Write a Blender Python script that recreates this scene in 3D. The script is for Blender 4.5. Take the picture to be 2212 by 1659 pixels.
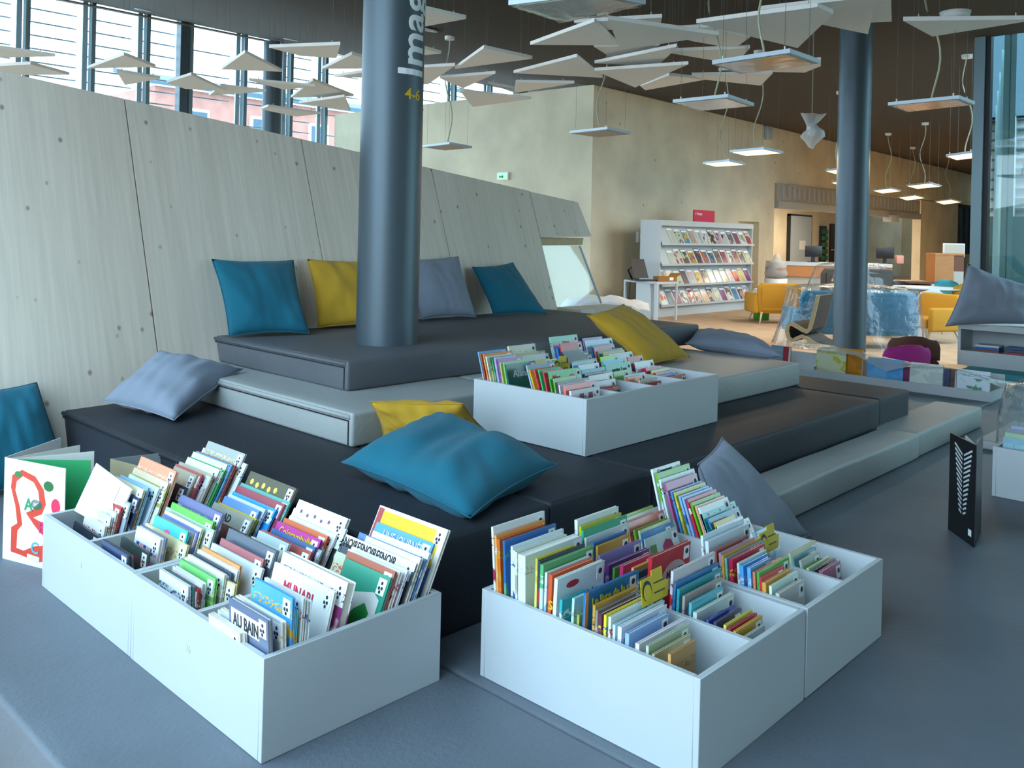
import bpy, bmesh, math, random
from mathutils import Vector, Matrix
import numpy as np
random.seed(7)
for o in list(bpy.data.objects): bpy.data.objects.remove(o)
SC=bpy.context.scene; COL=SC.collection
# ---------------------------------------------------------------- camera, world, exposure
F,CX,CY,ROLL,YAW,CAMZ=1903.,1106.,505.3,.0232,.7577,1.6
sn,cs=math.sin(YAW),math.cos(YAW); cr,sr=math.cos(ROLL),math.sin(ROLL)
cam=bpy.data.cameras.new('camera'); camo=bpy.data.objects.new('camera',cam); COL.objects.link(camo)
cam.sensor_width=36; cam.lens=F/2212*36; cam.shift_y=-(829.5-CY)/2212; cam.clip_start=.05; cam.clip_end=300
r0=Vector((sn,-cs,0)); u0=Vector((0,0,1)); f0=Vector((cs,sn,0))
rr=cr*r0+sr*u0; uu=-sr*r0+cr*u0
m=Matrix((rr,uu,-f0)).transposed().to_4x4(); m.translation=Vector((0,0,CAMZ)); camo.matrix_world=m
SC.camera=camo
def ray(px,py):
    u,v=(px-CX)/F,(py-CY)/F
    a,b=cr*u+sr*v,-sr*u+cr*v
    return Vector((sn*a+cs,-cs*a+sn,-b))
def at_z(px,py,z): r=ray(px,py); return r*((z-CAMZ)/r.z)+Vector((0,0,CAMZ))
def at_a(px,py,a): r=ray(px,py); return r*(a/r.x)+Vector((0,0,CAMZ))
def at_b(px,py,b): r=ray(px,py); return r*(b/r.y)+Vector((0,0,CAMZ))
def at_d(px,py,d): return ray(px,py)*d+Vector((0,0,CAMZ))
w=bpy.data.worlds.new('sky'); SC.world=w; w.use_nodes=True
nt=w.node_tree; bg=nt.nodes['Background']
tc=nt.nodes.new('ShaderNodeTexCoord'); sx=nt.nodes.new('ShaderNodeSeparateXYZ'); rp=nt.nodes.new('ShaderNodeValToRGB')
nt.links.new(tc.outputs['Generated'],sx.inputs[0]); nt.links.new(sx.outputs['Z'],rp.inputs[0]); nt.links.new(rp.outputs[0],bg.inputs[0])
rp.color_ramp.elements[0].position=-.0; rp.color_ramp.elements[0].color=(.66,.84,1,1)
rp.color_ramp.elements[1].position=.6; rp.color_ramp.elements[1].color=(.56,.80,1,1)
bg.inputs[1].default_value=5.7
SC.view_settings.view_transform='Standard'; SC.view_settings.look='None'; SC.view_settings.gamma=1
SC.view_settings.use_curve_mapping=False; SC.view_settings.exposure=0.12
def portal(name,loc,rot,sx_,sy_):
    l=bpy.data.lights.new(name,'AREA'); l.shape='RECTANGLE'; l.size=sx_; l.size_y=sy_; l.cycles.is_portal=True
    o=bpy.data.objects.new(name,l); o.location=loc; o.rotation_euler=rot; COL.objects.link(o)
PI=math.pi
portal('portal_left',(-5.0,9.3,2.6),(0,-PI/2,0),4.6,21.6)
portal('portal_roof',(-2.3,2.85,4.5),(0,0,0),5,8.7)
portal('portal_back',(4.5,20.6,4.2),(-PI/2,0,0),19,4.6)
portal('portal_right',(12.6,-4.3,2.4),(0,PI/2,0),4.4,15)
# ---------------------------------------------------------------- materials
def lin(h,k=1.0):
    if isinstance(h,(tuple,list)): return tuple(h[:3])+(1,)
    c=[int(h[i:i+2],16)/255 for i in (0,2,4)]
    return tuple((x/12.92 if x<=.04045 else ((x+.055)/1.055)**2.4)*k for x in c)+(1,)
class NT:
    def __init__(s,name):
        s.m=bpy.data.materials.new(name); s.m.use_nodes=True; s.t=s.m.node_tree; s.n=s.t.nodes; s.b=s.n['Principled BSDF']
    def new(s,k,**p):
        x=s.n.new('ShaderNode'+k)
        for a,v in p.items(): setattr(x,a,v)
        return x
    def l(s,a,b): s.t.links.new(a,b)
def mat(name,col,rough=.6,metal=0,noise=0,nscale=8,bump=0,bscale=200,spec=.5,stretch=None,coat=0,sheen=0,emit=None,estr=0):
    q=NT(name); b=q.b
    b.inputs['Base Color'].default_value=lin(col); b.inputs['Roughness'].default_value=rough; b.inputs['Metallic'].default_value=metal
    b.inputs['Specular IOR Level'].default_value=spec; b.inputs['Coat Weight'].default_value=coat
    if sheen: b.inputs['Sheen Weight'].default_value=sheen
    if emit: b.inputs['Emission Color'].default_value=lin(emit); b.inputs['Emission Strength'].default_value=estr
    tc=q.new('TexCoord'); src=tc.outputs['Object']
    if stretch:
        mp=q.new('Mapping'); mp.inputs['Scale'].default_value=stretch; q.l(src,mp.inputs[0]); src=mp.outputs[0]
    if noise:
        nz=q.new('TexNoise'); nz.inputs['Scale'].default_value=nscale; nz.inputs['Detail'].default_value=4; q.l(src,nz.inputs['Vector'])
        mr=q.new('MapRange'); mr.inputs[1].default_value=.3; mr.inputs[2].default_value=.7; mr.inputs[3].default_value=1-noise; mr.inputs[4].default_value=1+noise*.6
        q.l(nz.outputs[0],mr.inputs[0])
        mx=q.new('Mix',data_type='RGBA',blend_type='MULTIPLY'); mx.inputs[0].default_value=1; mx.inputs[6].default_value=lin(col)
        q.l(mr.outputs[0],mx.inputs[7]); q.l(mx.outputs[2],b.inputs['Base Color'])
    if bump:
        nz=q.new('TexNoise'); nz.inputs['Scale'].default_value=bscale; nz.inputs['Detail'].default_value=3; q.l(src,nz.inputs['Vector'])
        bp=q.new('Bump'); bp.inputs['Strength'].default_value=bump; bp.inputs['Distance'].default_value=.01; q.l(nz.outputs[0],bp.inputs['Height']); q.l(bp.outputs[0],b.inputs['Normal'])
    return q.m
def glassmat(name,tint=(1,1,1),rough=.02,refl=.12,haze=0,bump=0,bscale=6,hazecol=(.8,.85,.9)):
    q=NT(name); q.n.remove(q.b); out=q.n['Material Output']
    tr=q.new('BsdfTransparent'); tr.inputs[0].default_value=tuple(tint)+(1,)
    gl=q.new('BsdfGlossy'); gl.inputs['Roughness'].default_value=rough
    fr=q.new('LayerWeight'); pw=q.new('Math',operation='POWER'); pw.inputs[1].default_value=4; q.l(fr.outputs['Facing'],pw.inputs[0])
    ad=q.new('Math',operation='MULTIPLY_ADD'); ad.inputs[1].default_value=.8; ad.inputs[2].default_value=refl*.6; q.l(pw.outputs[0],ad.inputs[0]); ad.use_clamp=True
    mx=q.new('MixShader'); q.l(ad.outputs[0],mx.inputs[0]); q.l(tr.outputs[0],mx.inputs[1]); q.l(gl.outputs[0],mx.inputs[2])
    last=mx
    if haze:
        df=q.new('BsdfDiffuse'); df.inputs[0].default_value=tuple(hazecol)+(1,)
        m2=q.new('MixShader'); m2.inputs[0].default_value=haze; q.l(mx.outputs[0],m2.inputs[1]); q.l(df.outputs[0],m2.inputs[2]); last=m2
    if bump:
        tc=q.new('TexCoord'); nz=q.new('TexNoise'); nz.inputs['Scale'].default_value=bscale; nz.inputs['Detail'].default_value=5; q.l(tc.outputs['Object'],nz.inputs['Vector'])
        bp=q.new('Bump'); bp.inputs['Strength'].default_value=bump; bp.inputs['Distance'].default_value=.05; q.l(nz.outputs[0],bp.inputs['Height']); q.l(bp.outputs[0],gl.inputs['Normal']); q.l(bp.outputs[0],fr.inputs['Normal'])
    q.l(last.outputs[0],out.inputs[0]); return q.m
M={}
M['laminate']=mat('white_laminate','bfc6ca',.42,noise=.02,nscale=3)
M['edge']=mat('grey_edge_band','c4cccf',.5)
M['fab_grey']=mat('grey_leatherette','646c76',.55,noise=.13,nscale=2.2,bump=.25,bscale=60,spec=.5)
M['fab_black']=mat('black_leatherette','2e323a',.6,noise=.15,nscale=2,bump=.2,bscale=70,spec=.35)
M['fab_charcoal']=mat('charcoal_leatherette','4b5058',.55,noise=.1,nscale=2,bump=.2,bscale=70)
M['fab_light']=mat('pale_grey_leatherette','a7abaa',.5,noise=.07,nscale=2.5,bump=.2,bscale=60)
M['fab_dark']=mat('slate_leatherette','5f6268',.6,noise=.12,nscale=2,bump=.2,bscale=70)
M['seam']=mat('seam_thread','20242b',.9)
M['teal']=mat('teal_cotton','006880',.85,noise=.06,nscale=5,bump=.35,bscale=350,sheen=.1)
M['yellow']=mat('mustard_cotton','c89c26',.85,noise=.06,nscale=5,bump=.35,bscale=350,sheen=.1)
M['grey']=mat('grey_cotton','8d97a8',.85,noise=.06,nscale=5,bump=.35,bscale=350,sheen=.1)
M['steel']=mat('dark_steel_paint','55636c',.42,metal=.4,noise=.05,nscale=3,stretch=(6,6,.3),spec=.5)
M['steel2']=mat('mullion_paint','7c949c',.4,metal=.3)
M['dark']=mat('dark_paint','1e2226',.5)
M['ceil']=mat('brown_ceiling','40382f',.85,noise=.05,nscale=6)
M['fascia']=mat('lit_fascia_brown','6e655a',.8)  # lighter brown stands in for light on the ceiling edge
M['panel']=mat('acoustic_panel_felt','fbf9f4',.9,noise=.02,nscale=20,bump=.1,bscale=300)
M['lampframe']=mat('lamp_frame','b9c7d0',.4,metal=.2)
M['wire']=mat('wire_steel','70706c',.5,metal=.3)
M['cable']=mat('pale_cable','b9bba0',.6)
M['carpet']=mat('tan_carpet','c0a284',.95,noise=.12,nscale=3,bump=.4,bscale=150)
M['outfloor']=mat('pavement','d2d2ce',.9,noise=.1)
M['pages']=mat('book_pages','e9e4d6',.85,noise=.06,nscale=400,stretch=(1,60,1))
M['black']=mat('black_plastic','17181b',.4)
M['whitep']=mat('white_plastic','e8e8e4',.4)
M['red']=mat('red_sign','d0204f',.5)
M['wood']=mat('oak_veneer','b97a42',.5,noise=.12,nscale=6,stretch=(1,1,8))
M['ply']=mat('birch_ply_edge','c9b48c',.6,noise=.1,nscale=20)
M['darkwood']=mat('dark_wood','6b3d22',.5)
M['yfab']=mat('ochre_upholstery','be8a24',.85,bump=.2)
M['bfab']=mat('blue_upholstery','1f6a8c',.85,bump=.2)
M['gfab']=mat('dark_green_shell','3c5a58',.6)
M['pinkf']=mat('magenta_upholstery','b02a86',.85,bump=.2)
M['brownf']=mat('brown_upholstery','5f3d30',.85,bump=.2)
M['greyshell']=mat('grey_shell','45413d',.7)
M['tealmat']=mat('teal_leatherette','3a8f98',.6)
M['glass']=glassmat('window_glass',(.93,.97,.97),refl=.06)
M['glassgreen']=glassmat('green_glass',(.82,.92,.9),refl=.08)
M['plastic']=glassmat('clear_plastic_sheet',(.93,.95,.96),rough=.09,refl=.1,haze=.03,bump=.9,bscale=5)
M['plasticw']=glassmat('milky_plastic_sheet',(.9,.92,.93),rough=.25,refl=.1,haze=.36,bump=.6,bscale=8,hazecol=(.85,.86,.84))
M['sheet']=mat('white_sheet','f4f6fa',.8,bump=.3,bscale=12)
M['brick']=mat('brick_red','b98478',.9,noise=.15,nscale=2)
M['render']=mat('white_render','eef2f4',.8)
M['blueg']=mat('blue_grey_cladding','4a6474',.6,noise=.08)
M['louver']=mat('louver_aluminium','b6c3ca',.4,metal=.3)
M['lit']=mat('lit_diffuser','fff0d0',.5,emit='ffd9a0',estr=2.2)
M['unlit']=mat('grey_diffuser','b5aea2',.5)
M['ytab']=mat('yellow_card','d8c012',.5)
M['ink']=mat('dark_ink','2a2f3a',.6)
M['card']=mat('brown_cardboard','a06c30',.8)
M['green']=mat('green_plastic','4fa83a',.5)
M['txtwhite']=mat('white_vinyl','eef4f8',.5)
M['txtyellow']=mat('yellow_vinyl','e0b800',.5)
M['sleeve']=mat('glossy_sleeve','e6eef2',.12,noise=.10,nscale=7,bump=.5,bscale=9,coat=1)
M['sticker']=mat('white_label','f2f5f7',.5)
M['exit']=mat('exit_sign_face','bfe6d0',.5,emit='a8e0c0',estr=.5)
def concrete(name,col,scale):
    q=NT(name); b=q.b; b.inputs['Roughness'].default_value=.85
    tc=q.new('TexCoord'); n1=q.new('TexNoise'); n1.inputs['Scale'].default_value=.9; n1.inputs['Detail'].default_value=8; q.l(tc.outputs['Object'],n1.inputs['Vector'])
    r=q.new('ValToRGB'); r.color_ramp.elements[0].position=.3; r.color_ramp.elements[1].position=.72
    c=lin(col); r.color_ramp.elements[0].color=tuple(x*.80 for x in c[:3])+(1,); r.color_ramp.elements[1].color=tuple(min(1,x*1.10) for x in c[:3])+(1,); q.l(n1.outputs[0],r.inputs[0])
    v=q.new('TexVoronoi'); v.inputs['Scale'].default_value=1.9; q.l(tc.outputs['Object'],v.inputs['Vector'])
    r2=q.new('ValToRGB'); r2.color_ramp.elements[0].position=.03; r2.color_ramp.elements[0].color=(.5,.45,.38,1); r2.color_ramp.elements[1].position=.075; r2.color_ramp.elements[1].color=(1,1,1,1); q.l(v.outputs['Distance'],r2.inputs[0])
    mx=q.new('Mix',data_type='RGBA',blend_type='MULTIPLY'); mx.inputs[0].default_value=.8; q.l(r.outputs[0],mx.inputs[6]); q.l(r2.outputs[0],mx.inputs[7])
    q.l(mx.outputs[2],b.inputs['Base Color'])
    n3=q.new('TexNoise'); n3.inputs['Scale'].default_value=30; q.l(tc.outputs['Object'],n3.inputs['Vector']); bp=q.new('Bump'); bp.inputs['Strength'].default_value=.15; q.l(n3.outputs[0],bp.inputs['Height']); q.l(bp.outputs[0],b.inputs['Normal'])
    return q.m
M['concrete']=concrete('board_marked_concrete','e6dcc0',1)
def whitewood():
    q=NT('whitewashed_spruce'); b=q.b; b.inputs['Roughness'].default_value=.6
    tc=q.new('TexCoord'); mp=q.new('Mapping'); mp.inputs['Scale'].default_value=(1,.0,.0); q.l(tc.outputs['Object'],mp.inputs[0])
    # staves about 11 cm wide, each with its own tone
    sx=q.new('SeparateXYZ'); q.l(tc.outputs['Object'],sx.inputs[0])
    dv=q.new('Math',operation='MULTIPLY'); dv.inputs[1].default_value=8.7; q.l(sx.outputs[0],dv.inputs[0])
    fl=q.new('Math',operation='FLOOR'); q.l(dv.outputs[0],fl.inputs[0])
    wn=q.new('TexWhiteNoise',noise_dimensions='1D'); q.l(fl.outputs[0],wn.inputs['W'])
    r=q.new('ValToRGB'); r.color_ramp.elements[0].color=lin('e3d6c6'); r.color_ramp.elements[1].color=lin('ebdfd0'); q.l(wn.outputs['Value'],r.inputs[0])
    mg=q.new('Mapping'); mg.inputs['Scale'].default_value=(28,1,1.1); q.l(tc.outputs['Object'],mg.inputs[0])
    n1=q.new('TexNoise'); n1.inputs['Scale'].default_value=1.4; n1.inputs['Detail'].default_value=5; q.l(mg.outputs[0],n1.inputs['Vector'])
    mr=q.new('MapRange'); mr.inputs[1].default_value=.3; mr.inputs[2].default_value=.7; mr.inputs[3].default_value=.9; mr.inputs[4].default_value=1.05; q.l(n1.outputs[0],mr.inputs[0])
    m1=q.new('Mix',data_type='RGBA',blend_type='MULTIPLY'); m1.inputs[0].default_value=1; q.l(r.outputs[0],m1.inputs[6]); q.l(mr.outputs[0],m1.inputs[7])
    mk=q.new('Mapping'); mk.inputs['Scale'].default_value=(9,.01,7); q.l(tc.outputs['Object'],mk.inputs[0])
    v=q.new('TexVoronoi',feature='F1'); v.inputs['Scale'].default_value=1; q.l(mk.outputs[0],v.inputs['Vector'])
    r2=q.new('ValToRGB'); e=r2.color_ramp.elements; e[0].position=.06; e[0].color=(.33,.24,.17,1); e[1].position=.15; e[1].color=(1,1,1,1); q.l(v.outputs['Distance'],r2.inputs[0])
    # only some cells carry a knot
    gt=q.new('Math',operation='GREATER_THAN'); gt.inputs[1].default_value=.5; sv=q.new('SeparateXYZ'); q.l(v.outputs['Color'],sv.inputs[0]); q.l(sv.outputs[0],gt.inputs[0])
    ml=q.new('Math',operation='MULTIPLY'); ml.inputs[1].default_value=.8; q.l(gt.outputs[0],ml.inputs[0])
    m2=q.new('Mix',data_type='RGBA',blend_type='MULTIPLY'); q.l(ml.outputs[0],m2.inputs[0]); q.l(m1.outputs[2],m2.inputs[6]); q.l(r2.outputs[0],m2.inputs[7])
    q.l(m2.outputs[2],b.inputs['Base Color']); return q.m
M['whitewood']=whitewood()
def covermat():
    q=NT('book_cover'); b=q.b; b.inputs['Roughness'].default_value=.3; b.inputs['Coat Weight'].default_value=.6; b.inputs['Coat Roughness'].default_value=.15
    oi=q.new('ObjectInfo'); at=q.new('Attribute',attribute_type='OBJECT',attribute_name='art')
    tc=q.new('TexCoord'); sx=q.new('SeparateXYZ'); q.l(tc.outputs['Object'],sx.inputs[0])
    ad=q.new('VectorMath',operation='ADD'); q.l(tc.outputs['Object'],ad.inputs[0]); rv=q.new('Math',operation='MULTIPLY'); rv.inputs[1].default_value=37; q.l(oi.outputs['Random'],rv.inputs[0]); q.l(rv.outputs[0],ad.inputs[1])
    nz=q.new('TexNoise'); nz.inputs['Scale'].default_value=9; nz.inputs['Detail'].default_value=2; q.l(ad.outputs[0],nz.inputs['Vector'])
    st=q.new('ValToRGB'); st.color_ramp.elements[0].position=.52; st.color_ramp.elements[1].position=.56; q.l(nz.outputs[0],st.inputs[0])
    # a strip of small marks like lettering near the top (x negative of the head edge)
    hd=q.new('Math',operation='ADD'); hd.inputs[1].default_value=.045; q.l(sx.outputs[2],hd.inputs[0])
    ab=q.new('Math',operation='ABSOLUTE'); q.l(hd.outputs[0],ab.inputs[0]); lt=q.new('Math',operation='LESS_THAN'); lt.inputs[1].default_value=.012; q.l(ab.outputs[0],lt.inputs[0])
    n2=q.new('TexNoise'); n2.inputs['Scale'].default_value=110; q.l(ad.outputs[0],n2.inputs['Vector']); g2=q.new('Math',operation='GREATER_THAN'); g2.inputs[1].default_value=.53; q.l(n2.outputs[0],g2.inputs[0])
    mu=q.new('Math',operation='MULTIPLY'); q.l(lt.outputs[0],mu.inputs[0]); q.l(g2.outputs[0],mu.inputs[1])
    # blotches only lower than the head
    lo=q.new('Math',operation='LESS_THAN'); lo.inputs[1].default_value=-.07; q.l(sx.outputs[2],lo.inputs[0])
    m3=q.new('Math',operation='MULTIPLY'); q.l(lo.outputs[0],m3.inputs[0]); q.l(st.outputs[0],m3.inputs[1])
    mm=q.new('Math',operation='MAXIMUM'); q.l(mu.outputs[0],mm.inputs[0]); q.l(m3.outputs[0],mm.inputs[1])
    mx=q.new('Mix',data_type='RGBA'); q.l(mm.outputs[0],mx.inputs[0]); q.l(oi.outputs['Color'],mx.inputs[6]); q.l(at.outputs['Color'],mx.inputs[7])
    q.l(mx.outputs[2],b.inputs['Base Color']); return q.m
M['cover']=covermat()
def flatmat():
    q=NT('printed_ink'); oi=q.new('ObjectInfo'); q.l(oi.outputs['Color'],q.b.inputs['Base Color']); q.b.inputs['Roughness'].default_value=.35; return q.m
M['print']=flatmat()
# ---------------------------------------------------------------- builders
def obj(name,verts,faces,mat_,parent=None,smooth=False):
    me=bpy.data.meshes.new(name); me.from_pydata([tuple(v) for v in verts],[],faces); me.update()
    if mat_: me.materials.append(mat_)
    if smooth: me.polygons.foreach_set('use_smooth',[True]*len(me.polygons))
    o=bpy.data.objects.new(name,me); COL.objects.link(o)
    if parent: o.parent=parent
    return o
def tag(o,label=None,cat=None,group=None,kind=None,color=None):
    if label: o['label']=label
    if cat: o['category']=cat
    if group: o['group']=group
    if kind: o['kind']=kind
    return o
def empty(name,loc,label=None,cat=None,group=None,rz=0,kind=None):
    o=bpy.data.objects.new(name,None); COL.objects.link(o); o.location=loc; o.rotation_euler=(0,0,rz); o.empty_display_size=.05
    return tag(o,label,cat,group,kind)
BF=[(0,3,2,1),(4,5,6,7),(0,1,5,4),(1,2,6,5),(2,3,7,6),(3,0,4,7)]
class MB:
    def __init__(s): s.v=[]; s.f=[]
    def box(s,lo,hi,mx=None):
        k=len(s.v); P=[(lo[0],lo[1],lo[2]),(hi[0],lo[1],lo[2]),(hi[0],hi[1],lo[2]),(lo[0],hi[1],lo[2]),(lo[0],lo[1],hi[2]),(hi[0],lo[1],hi[2]),(hi[0],hi[1],hi[2]),(lo[0],hi[1],hi[2])]
        P=[Vector(p) for p in P]
        if mx: P=[mx@p for p in P]
        s.v+=P; s.f+=[tuple(i+k for i in q) for q in BF]; return s
    def bar(s,p,q,w,h=None):
        p=Vector(p); q=Vector(q); d=q-p; L=d.length; h=h or w
        mx=Matrix.Translation(p)@d.to_track_quat('Z','Y').to_matrix().to_4x4()
        return s.box((-w/2,-h/2,0),(w/2,h/2,L),mx)
    def tube(s,pts,r,n=8,r2=None):
        pts=[Vector(p) for p in pts]; k=len(s.v); N=len(pts)
        for i,p in enumerate(pts):
            d=(pts[min(i+1,N-1)]-pts[max(i-1,0)]).normalized(); a=Vector((0,0,1)) if abs(d.z)<.9 else Vector((1,0,0))
            x=d.cross(a).normalized(); y=d.cross(x); ri=r if r2 is None else r+(r2-r)*i/(N-1)
            for j in range(n): t=2*PI*j/n; s.v.append(p+x*ri*math.cos(t)+y*ri*math.sin(t))
        for i in range(N-1):
            for j in range(n): s.f.append((k+i*n+j,k+i*n+(j+1)%n,k+(i+1)*n+(j+1)%n,k+(i+1)*n+j))
        s.f.append(tuple(k+j for j in range(n))[::-1]); s.f.append(tuple(k+(N-1)*n+j for j in range(n))); return s
    def prism(s,poly,off):
        k=len(s.v); n=len(poly); poly=[Vector(p) for p in poly]; off=Vector(off)
        s.v+=poly+[p+off for p in poly]; s.f.append(tuple(range(k,k+n))[::-1]); s.f.append(tuple(range(k+n,k+2*n)))
        for i in range(n): j=(i+1)%n; s.f.append((k+i,k+j,k+n+j,k+n+i))
        return s
    def lathe(s,prof,n=20,c=(0,0,0)):
        k=len(s.v)
        for r,z in prof:
            for j in range(n): t=2*PI*j/n; s.v.append(Vector((c[0]+r*math.cos(t),c[1]+r*math.sin(t),c[2]+z)))
        for i in range(len(prof)-1):
            for j in range(n): s.f.append((k+i*n+j,k+i*n+(j+1)%n,k+(i+1)*n+(j+1)%n,k+(i+1)*n+j))
        return s
    def build(s,name,mat_,parent=None,smooth=False,bevel=0,seg=2):
        o=obj(name,s.v,s.f,mat_,parent,smooth)
        bm=bmesh.new(); bm.from_mesh(o.data); bmesh.ops.recalc_face_normals(bm,faces=bm.faces)
        if bevel: bmesh.ops.bevel(bm,geom=bm.edges[:],offset=bevel,segments=seg,affect='EDGES',profile=.5)
        bm.to_mesh(o.data); bm.free()
        if bevel: o.data.polygons.foreach_set('use_smooth',[True]*len(o.data.polygons)); shade(o)
        return o
def shade(o,ang=40):
    me=o.data
    try: me.set_sharp_from_angle(angle=math.radians(ang))
    except Exception: pass
def box(name,lo,hi,mat_,parent=None,bevel=0,seg=2): return MB().box(lo,hi).build(name,mat_,parent,bevel=bevel,seg=seg)
TXT={}
def textmesh(s,size,extrude=.0006,space=1.0):
    key=(s,size,extrude,space)
    if key in TXT: return TXT[key]
    cu=bpy.data.curves.new('lettering','FONT'); cu.body=s; cu.size=size; cu.extrude=extrude; cu.space_character=space; cu.offset=size*.016; cu.resolution_u=3
    o=bpy.data.objects.new('lettering',cu); COL.objects.link(o); dg=bpy.context.evaluated_depsgraph_get(); dg.update()
    me=bpy.data.meshes.new_from_object(o.evaluated_get(dg)); bpy.data.objects.remove(o); TXT[key]=me; return me
def lettering(s,size,mx,parent,mat_,name='lettering',extrude=.0006,fit=None,color=None):
    me=textmesh(s,size,extrude).copy()
    if fit:
        xs=[v.co.x for v in me.vertices]; wd=max(xs)-min(xs); k=fit/wd; x0=min(xs)
        for v in me.vertices: v.co.x=(v.co.x-x0)*k
    me.materials.clear(); me.materials.append(mat_); o=bpy.data.objects.new(name,me); COL.objects.link(o); o.parent=parent; o.matrix_local=mx
    if color: o.color=lin(color)
    return o
# ---------------------------------------------------------------- setting
def zc(a,b):
    if b>=11.2: z=4.69+.195*(b-11.2)
    else:
        d=min(11.2-b,4); z=4.69-.195*d+.195*d*d/8
    return z-.009*(max(a,5)-14.1)
def S(o): o['kind']='structure'; return o
S(box('floor',(-8,-12,-.2),(44,22,0),M['carpet']))
S(box('trim_9',(-40,-40,-.5),(90,90,-.21),M['outfloor']))
# folded dark ceiling, one sheet with thickness
v=[];f=[]; bs=[-12,-6,-1.5,2.4,3.4,5.2,7.2,7.8,8.4,9,9.6,10.2,10.7,11.2,14,17,20.6]
for b in bs:
    a1=12.6 if b<=3.4 else min(44,12.6+(b-3.4)/.2755)
    for k in range(9):
        a=-5 if k==0 else (a1)*(k-1)/7; v.append((a,b,zc(a,b)))
n=len(v); v+=[(x,y,z+.3) for x,y,z in v]
for i in range(len(bs)-1):
    for k in range(8):
        if k==0 and -1.6<bs[i]<7.1: continue   # opening added in the unseen roof to bring in light from above
        p=i*9+k; f+=[(p,p+9,p+10,p+1),(n+p,n+p+1,n+p+10,n+p+9)]
S(obj('ceiling',v,f,M['ceil'],smooth=True))
S(MB().prism([(-5,20.25,zc(-5,20.25)-.02),(14.1,20.25,zc(14,20.25)-.02),(14.1,20.25,zc(14,20.25)-.05),(-5,20.25,zc(-5,20.25)-.05)],(0,.12,0)).build('trim_1',M['fascia']))
S(MB().prism([(-5,-1.5,5.7),(0,-1.5,5.7),(0,2.4,5.7),(-5,2.4,5.7)],(0,0,.02)).build('added_rooflight',M['glass'])); S(MB().prism([(-5,2.4,5.7),(0,2.4,5.7),(0,7.2,4.4),(-5,7.2,4.4)],(0,0,.02)).build('added_rooflight_slope',M['glass']))  # unseen roof glazing, added with the opening to light wall and benches
S(box('wall_light_block',(-5.2,-12,0),(-5,-1.5,5.8),M['concrete']))  # unseen solid wall, added to cut daylight on the right-front faces
# concrete core: face towards the benches and long face to the right
cz=lambda a,b: zc(a,b)-.003
wl=MB().prism([(14.17,11.2,0),(14.17,20.2,0),(14.17,20.2,4.76),(14.17,11.2,cz(14.17,11.2))],(.35,0,0)).build('wall_left',M['concrete']); S(wl)
door=(20.19,21.28,2.06)
poly=[(14.52,11.2,0),(door[0],11.2,0),(door[0],11.2,door[2]),(door[1],11.2,door[2]),(door[1],11.2,0),(22.1,11.2,0),(22.1,11.2,cz(22.1,11.2)),(14.52,11.2,cz(14.52,11.2))]
bm=bmesh.new()
def wallpoly(name,poly,off,mt):
    o=MB().prism(poly,off).build(name,mt); return S(o)
wallpoly('wall_back',[(14.52,11.2,0),(door[0],11.2,0),(door[0],11.2,cz(20,11.2)),(14.52,11.2,cz(14.52,11.2))],(0,.3,0),M['concrete'])
wallpoly('trim_2',[(door[0],11.2,door[2]),(door[1],11.2,door[2]),(door[1],11.2,cz(21,11.2)),(door[0],11.2,cz(20,11.2))],(0,.3,0),M['concrete'])
wallpoly('trim_3',[(door[1],11.2,0),(22.1,11.2,0),(22.1,11.2,cz(22,11.2)),(door[1],11.2,cz(21,11.2))],(0,.3,0),M['concrete'])
S(box('door_1',(door[0],11.42,0),(door[1],11.47,door[2]),M['concrete']))
wallpoly('trim_4',[(22.1,11.2,3.14),(44,11.2,3.2),(44,11.2,zc(44,11.2)),(22.1,11.2,zc(22.1,11.2))],(0,.3,0),M['concrete'])
wallpoly('trim_5',[(33.4,11.2,0),(37.6,11.2,0),(37.6,11.2,3.2),(33.4,11.2,3.19)],(0,.3,0),M['concrete'])
wallpoly('trim_6',[(39.2,11.2,0),(44,11.2,0),(44,11.2,3.2),(39.2,11.2,3.2)],(0,.3,0),M['concrete'])
wallpoly('trim_7',[(37.6,11.2,0),(39.2,11.2,0),(39.2,11.2,1.2),(37.6,11.2,1.2)],(0,.3,0),M['concrete'])
# slatted light shelf over the opening, with hanging strips
sh=empty('trim_8',(22.15,11.1,2.46),kind='structure')
MB().box((0,0,0),(11.0,.2,.2)).build('bottom_rail',M['fascia'] if 0 else M['fab_light'],sh); MB().box((0,.06,.2),(11.0,.14,.68)).build('backing',M['unlit'],sh)
for k in range(34):
    c=MB().box((.3+k*.315,.02,.28),(.34+k*.315,.06,.62)).build('strip',M['laminate'],sh)
# the recess behind the opening
wallpoly('wall_far',[(21.8,15.6,0),(44,15.6,0),(44,15.6,5.25),(21.8,15.6,5.45)],(0,.3,0),M['concrete'])
dr=empty('door_2',(31.9,15.45,0),kind='structure')
box('leaf',(0,0,0),(1.8,.06,2.55),M['lampframe'],dr); box('frame',(-.08,.02,0),(0,.12,2.62),M['dark'],dr); box('frame',(1.8,.02,0),(1.88,.12,2.62),M['dark'],dr); box('frame',(-.08,.02,2.55),(1.88,.12,2.62),M['dark'],dr)
box('notice',(.75,-.01,1.25),(1.25,0,1.6),M['whitep'],dr)
d3=empty('door_3',(25.1,15.35,0),kind='structure')
box('frame',(-.15,0,0),(0,.12,2.9),M['dark'],d3); box('frame',(1.3,0,0),(1.55,.12,2.9),M['steel2'],d3); box('frame',(0,0,2.2),(1.3,.12,2.35),M['dark'],d3); box('frame',(0,0,1.05),(1.3,.1,1.12),M['dark'],d3); box('frame',(.7,0,0),(.8,.1,2.2),M['dark'],d3)
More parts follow.
